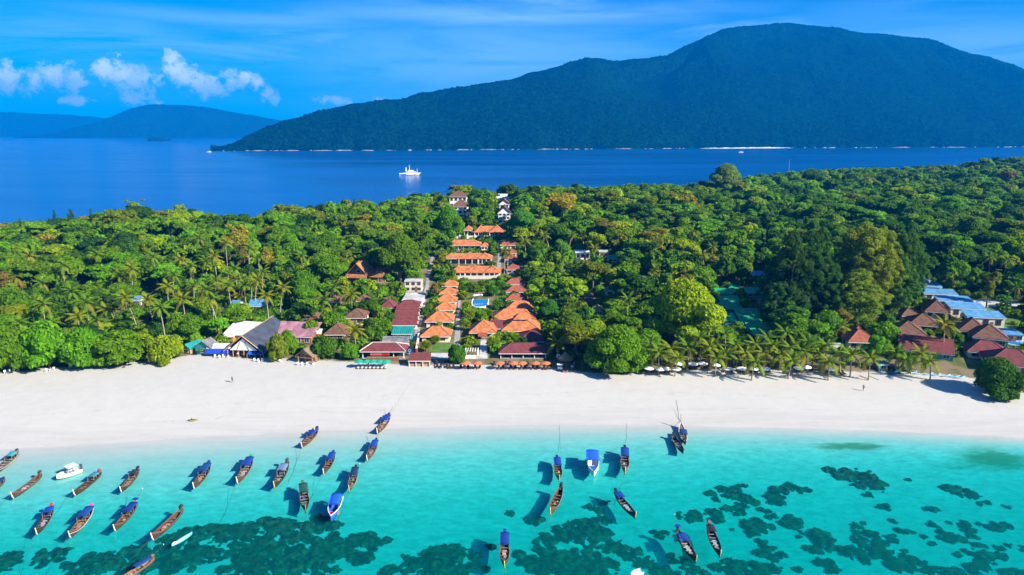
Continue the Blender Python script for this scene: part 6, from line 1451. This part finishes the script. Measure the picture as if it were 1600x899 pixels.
for k in range(12):
    a0, a1 = k*pi/6, (k+1)*pi/6
    if k == 2: continue
    b.add([(Rr*q*cos(a), Rr*q*sin(a), z) for z in (0, 1.0) for q, a in ((.72, a0), (.72, a1), (.62, a1), (.62, a0))], [(0,1,5,4),(1,2,6,5),(2,3,7,6),(3,0,4,7),(4,5,6,7)])
b.build('counter', M['wood'], r)
for k in range(5): MB().tube([(Rr*.95*cos(-.3-k*.6), Rr*.95*sin(-.3-k*.6), 0), (Rr*.95*cos(-.3-k*.6), Rr*.95*sin(-.3-k*.6), .65)], .13, 7).build('stool', M['palewood'], r)
P = at(872, 566); r = thing('sign', P, 'white square sign on a post beside the round thatched bar', 'sign'); MB().box(-.5, .5, -.04, .04, 1.3, 2.3).build('panel', M['white'], r); MB().tube([(0, .08, 0), (0, .08, 2.2)], .05, 5).build('post', M['wood'], r)
o = MB().box(-.12, .14, -.055, -.042, 1.65, 2.0).build('emblem', M['tarp'], r); o.color = (.04,.16,.12,1)
# kayak, surfboard, chairs, drift things
def kayak(px, py, color, label, rz, L_=3.0, name='kayak'):
    P = at(px, py); o = thing(name, P, label, name.replace('_', ' '), None, rz); v, f = [], []
    for i in range(11):
        t = i/10; W = .36*(1-abs(2*t-1)**2.2)+.015; up = .16*abs(2*t-1)**3
        for y, z in ((0, .0+up), (W, .16+up), (W*.8, .33+up), (0, .36+up), (-W*.8, .33+up), (-W, .16+up)): v.append((-L_/2+L_*t, y, z))
    for i in range(10):
        for k in range(6): f.append((i*6+k, i*6+(k+1) % 6, (i+1)*6+(k+1) % 6, (i+1)*6+k))
    f += [tuple(range(6))[::-1], tuple(60+k for k in range(6))]
    h = MB().add(v, f).build('hull', M['tarp'], o, True); h.color = (*color, 1)
    c = MB().box(-.45, .45, -.2, .2, .3, .385).build('cockpit', M['dark'], o); MB().box(-.4, -.3, -.2, .2, .388, .65).build('seat_back', M['dark'], o)
kayak(884, 581.5, (.75,.14,.02), 'orange kayak on the sand in front of the round thatched bar', .5, 1.9)
kayak(178, 570, (.38,.03,.03), 'dark red kayak lying on the sand under the left shrubs', .05, 4.2); kayak(184, 572, (.42,.06,.05), 'short red kayak in front of the longer dark red one', -.1, 3.0)
kayak(302, 658, (.30,.24,.06), 'ochre upturned canoe alone on the wet sand', .2, 2.2)
CM = dict(seat=MB().box(-.25, .25, -.25, .25, .40, .45).mesh('seat', M['white']), back=MB().box(-.25, .25, .2, .25, .452, .9).mesh('backrest', M['white']), leg=MB().box(-.03, .03, -.03, .03, 0, .4).mesh('leg', M['white']))
def chair(px, py, label, group, rz=0):
    o = thing('plastic_chair', at(px, py), label, 'chair', group, rz); link('seat', CM['seat'], o); link('backrest', CM['back'], o)
    for a in (-.21, .21):
        for b_ in (-.21, .21): link('leg', CM['leg'], o, (a, b_, 0))
for a, b_ in ((8,584),(14,583),(21,582),(28,581),(72,581),(78,580),(84,579),(110,575),(118,574),(203,565),(211,565),(228,562)): chair(a, b_, 'white plastic chair on the sand under the left sea shrubs', 'white chairs under the left shrubs', random.uniform(-1, 1))
for a, b_ in ((336,559),(343,560),(349,559),(356,560),(398,565),(404,566),(410,565),(438,566),(466,571),(472,571),(480,571),(489,570)): chair(a, b_, 'pale chair on the sand in front of the beach shacks', 'chairs before the beach shacks', random.uniform(-1, 1))
for i, (a, b_) in enumerate(((741,462),(744.5,461.5),(748,461),(752,461))): 
    parasol(a, b_, (.80,.80,.78), 'white closed sunshade standing at the back of the pool', 'white sunshades by the pool', 1.6).scale = (.45, .45, .9)
P = at(875, 579); r = thing('beach_cart', P, 'small white cart on the sand left of the orange kayak', 'cart'); MB().box(-.6, .6, -.35, .35, .4, 1.0).build('box', M['white'], r)
for a in (-.4, .4): MB().tube([(a, -.42, .25), (a, -.30, .25)], .25, 9).build('wheel', M['dark'], r)
MB().slab([(-.8, -.6, 1.75), (.8, -.6, 1.75), (.8, .6, 1.75), (-.8, .6, 1.75)], .05).build('roof', M['white'], r); MB().tube([(0, 0, 1.0), (0, 0, 1.7)], .04, 5).build('post', M['grey'], r)
for (px, py, lab) in ((941,577,'blue cloth booth in the shade of the dark beach tree'), (926,577,'pale blue folded stand in the shade left of the cloth booth')):
    P = at(px, py); w_ = .9 if px > 930 else .45; r = thing('booth', P, lab, 'booth')
    o = MB().box(-w_, w_, -.4, .4, .5, 1.2).build('cloth_front', M['tarp'], r); o.color = (.03,.25,.36,1) if px > 930 else (.40,.58,.62,1)
    o = MB().slab([(-w_-.1, -.5, 1.75), (w_+.1, -.5, 1.75), (w_+.1, .5, 2.0), (-w_-.1, .5, 2.0)], .04).build('awning', M['tarp'], r); o.color = (.03,.28,.40,1) if px > 930 else (.4,.55,.6,1)
    for a in (-w_, w_): MB().box(a-.03, a+.03, -.03, .03, 0, 1.75).build('post', M['wood'], r)
# a fallen goal frame on the sand and stacked things under the big right tree
P = at(1350, 591); r = thing('net_frame', P, 'thin dark frame lying on the sand below the bright bush', 'frame')
MB().tube([(-.6, 1.5, .12), (.5, -1.0, .12), (.9, -.9, .12), (-.2, 1.6, .12)], .05, 5).build('rail', M['wood'], r); MB().tube([(2.0, 1.4, .1), (3.1, -1.6, .1)], .05, 5).build('pole', M['wood'], r)
for i, (a, b_) in enumerate(((1400,583),(1392,585))):
    P = at(a, b_); r = thing('beach_tent', P, ['larger','smaller'][i]+' dark teal pointed tent at the sand edge near the teal cabin', 'tent'); k = 1.2-.35*i
    o = MB().add([(-k, -k*.7, 0), (k, -k*.7, 0), (k, k*.7, 0), (-k, k*.7, 0), (0, 0, k*1.1)], [(0,1,4),(1,2,4),(2,3,4),(3,0,4)]).build('cloth', M['tarp'], r); o.color = (.02,.12,.14,1)
    MB().tube([(0, 0, 0), (0, 0, k*1.2)], .03, 5).build('pole', M['wood'], r)
for i in range(7):
    P = at(1425+i*13+random.uniform(-3, 3), 583+i*1.3); r = thing('surf_kayak', P, 'pale blue hire kayak stored in the shade by the right beach tree', 'kayak', 'hire kayaks in the shade on the right', .3+random.uniform(-.2, .2)); v, f = [], []
    for q in range(9):
        t = q/8; W = .36*(1-abs(2*t-1)**2.2)+.015; up = .14*abs(2*t-1)**3
        for y, z in ((0, up), (W, .16+up), (W*.7, .32+up), (-W*.7, .32+up), (-W, .16+up)): v.append((-1.6+3.2*t, y, z))
    for q in range(8):
        for k in range(5): f.append((q*5+k, q*5+(k+1) % 5, (q+1)*5+(k+1) % 5, (q+1)*5+k))
    o = MB().add(v, f).build('hull', M['tarp'], r, True); o.color = (.22,.42,.58,1); MB().box(-.4, .4, -.18, .18, .29, .345).build('cockpit', M['dark'], r)
# utility poles and a thin mast
P = at(1232, 275); r = thing('radio_mast', P, 'thin lattice mast standing at the edge of the far wood against the sea', 'mast'); hm = 26
MB().tube([(0, 0, 0), (0, 0, hm)], [.35, .15], 5).build('shaft', M['grey'], r); MB().box(-.9, .9, -.1, .1, hm*.8, hm*.8+.3).build('crossbar', M['grey'], r)
P = at(1484, 446); r = thing('utility_pole', P, 'pale wooden pole standing in the dark wood above the blue bungalows', 'pole'); MB().tube([(0, 0, -.5), (0, 0, 6.5)], [.16, .12], 6).build('shaft', M['palm_bark'], r); MB().box(-.7, .7, -.06, .06, 6.0, 6.15).build('crossarm', M['wood'], r)
# ---------------------------------------------------------------- people
def person(px, py, label, shirt, shorts, rz=0.0, pose='stand', skin=(.36,.20,.13), hair=(.02,.015,.012), y_off=0):
    """one continuous skinned figure; clothes and hair are its children"""
    P = at(px, py); J = {}
    if pose == 'sit':
        J = dict(pelvis=(0,0,.45), chest=(0,.12,.80), neck=(0,.14,1.02), head=(0,.10,1.20), top=(0,.09,1.28), lk=(.12,-.42,.52), lf=(.12,-.50,.08), lt=(.13,-.66,.04), rk=(-.12,-.42,.52), rf=(-.13,-.46,.08), rt=(-.14,-.62,.04), ls=(.2,.13,.96), le=(.27,-.05,.72), lh=(.17,-.30,.58), rs=(-.2,.13,.96), re=(-.27,-.05,.72), rh=(-.17,-.30,.58))
    else:
        st = .2 if pose == 'walk' else .03
        J = dict(pelvis=(0,0,.93), chest=(0,.01,1.28), neck=(0,0,1.48), head=(0,-.03,1.63), top=(0,-.02,1.73), lk=(.10,-st*.8,.49), lf=(.11,-st*.9,.08), lt=(.12,-st*.9-.15,.03), rk=(-.10,st*.25,.49), rf=(-.11,st*1.3,.10), rt=(-.12,st*1.3-.15,.03), ls=(.19,0,1.42), le=(.25,st*.7,1.14), lh=(.25,st*.4-.08,.88), rs=(-.19,0,1.42), re=(-.25,-st*.7,1.14), rh=(-.25,-st*.9-.06,.90))
    rad = dict(pelvis=.135, chest=.14, neck=.055, head=.10, top=.075, lk=.065, rk=.065, lf=.042, rf=.042, lt=.035, rt=.035, ls=.065, rs=.065, le=.043, re=.043, lh=.032, rh=.032)
    names = list(J); E = [('pelvis','chest'),('chest','neck'),('neck','head'),('head','top'),('pelvis','lk'),('lk','lf'),('lf','lt'),('pelvis','rk'),('rk','rf'),('rf','rt'),('chest','ls'),('ls','le'),('le','lh'),('chest','rs'),('rs','re'),('re','rh')]
    me = bpy.data.meshes.new('person'); me.from_pydata([J[k] for k in names], [(names.index(a), names.index(b)) for a, b in E], [])
    o = link('person', me, None, P); sk = o.modifiers.new('skin', 'SKIN'); sb = o.modifiers.new('smooth', 'SUBSURF'); sb.levels = sb.render_levels = 1
    lay = me.skin_vertices[0].data if len(me.skin_vertices) else None
    if lay is None: return o
    for k, nme in enumerate(names): lay[k].radius = (rad[nme]*1.15 if nme in ('pelvis','chest') else rad[nme], rad[nme]); lay[k].use_root = nme == 'pelvis'
    bpy.context.view_layer.update()
    dg = bpy.context.evaluated_depsgraph_get(); bm = bpy.data.meshes.new_from_object(o.evaluated_get(dg))
    o.modifiers.clear(); o.data = bm; bm.name = 'person'; bm.materials.clear(); bm.materials.append(M['trim']); o.color = (*skin, 1)
    co = np.empty(len(bm.vertices)*3); bm.vertices.foreach_get('co', co); co = co.reshape(-1, 3); nm_ = np.empty(len(bm.vertices)*3); bm.vertices.foreach_get('normal', nm_); nm_ = nm_.reshape(-1, 3)
    zs = (J['pelvis'][2], J['neck'][2])
    def cloth(nme, sel, c):
        q = [tuple(p.vertices) for p in bm.polygons if sel(np.array(p.center))]
        if not q: return
        u = sorted({i for f in q for i in f}); mp = {i: k for k, i in enumerate(u)}
        ch = MB().add([co[i]+nm_[i]*.014 for i in u], [tuple(mp[i] for i in f) for f in q]).build(nme, M['tarp'], o, True); ch.color = (*c, 1)
    cloth('shirt', lambda c: zs[0]+.10 < c[2] < zs[1]-.02 and abs(c[0]) < .27, shirt)
    cloth('shorts', lambda c: (zs[0]-.33 < c[2] <= zs[0]+.10) and (pose != 'sit' or c[1] > -.3) and abs(c[0]) < .21, shorts)
    cloth('hair', lambda c: c[2] > J['head'][2]+.02 and (c[1] > -.06 or c[2] > J['head'][2]+.07), hair)
    o.rotation_euler = (0, 0, rz); o['label'] = label; o['category'] = 'person'; return o
person(363, 598, 'person in dark clothes walking alone on the beach before the shacks', (.05,.05,.06), (.04,.04,.05), 1.2, 'walk')
person(1349, 611, 'person in pale top walking alone on the open sand at right', (.45,.36,.32), (.10,.05,.05), -1.2, 'walk')
person(1255, 583, 'person in red shirt seated beside the white parasols', (.55,.02,.03), (.06,.06,.08), .3, 'sit')
person(897, 574, 'person in pink top standing right of the round thatched bar', (.55,.25,.22), (.10,.12,.16), 1.0)
person(894, 577, 'person in white shirt sitting on the sand by the thatched bar', (.6,.6,.58), (.03,.04,.05), -.4, 'sit')
person(910, 577, 'person in dark blue standing in the shade of the beach tree', (.03,.05,.10), (.02,.02,.03), .4)
person(1262, 582, 'person in teal shirt seated right of the red shirted one', (.10,.30,.34), (.05,.05,.05), -.3, 'sit')
person(576, 574, 'person with pink shirt crossing before the green parasols', (.55,.20,.20), (.5,.4,.35), -1.3, 'walk')
person(372, 559, 'person in pale shirt standing under the white gable', (.50,.45,.36), (.05,.05,.08), .2)
# ---------------------------------------------------------------- the air
m, n, out = mat('haze_air'); pv = n.new('ShaderNodeVolumePrincipled'); pv.inputs['Color'].default_value = (0,.31,1.0,1); pv.inputs['Density'].default_value = HAZE
pv.inputs['Anisotropy'].default_value = 0.0
n.link(pv.outputs[0], out.inputs['Volume'])
v, q = box_np(-12000, 12000, -12000, 12000, -11, 760)
link('haze', mesh_np('haze', v, q, m), kind='stuff')
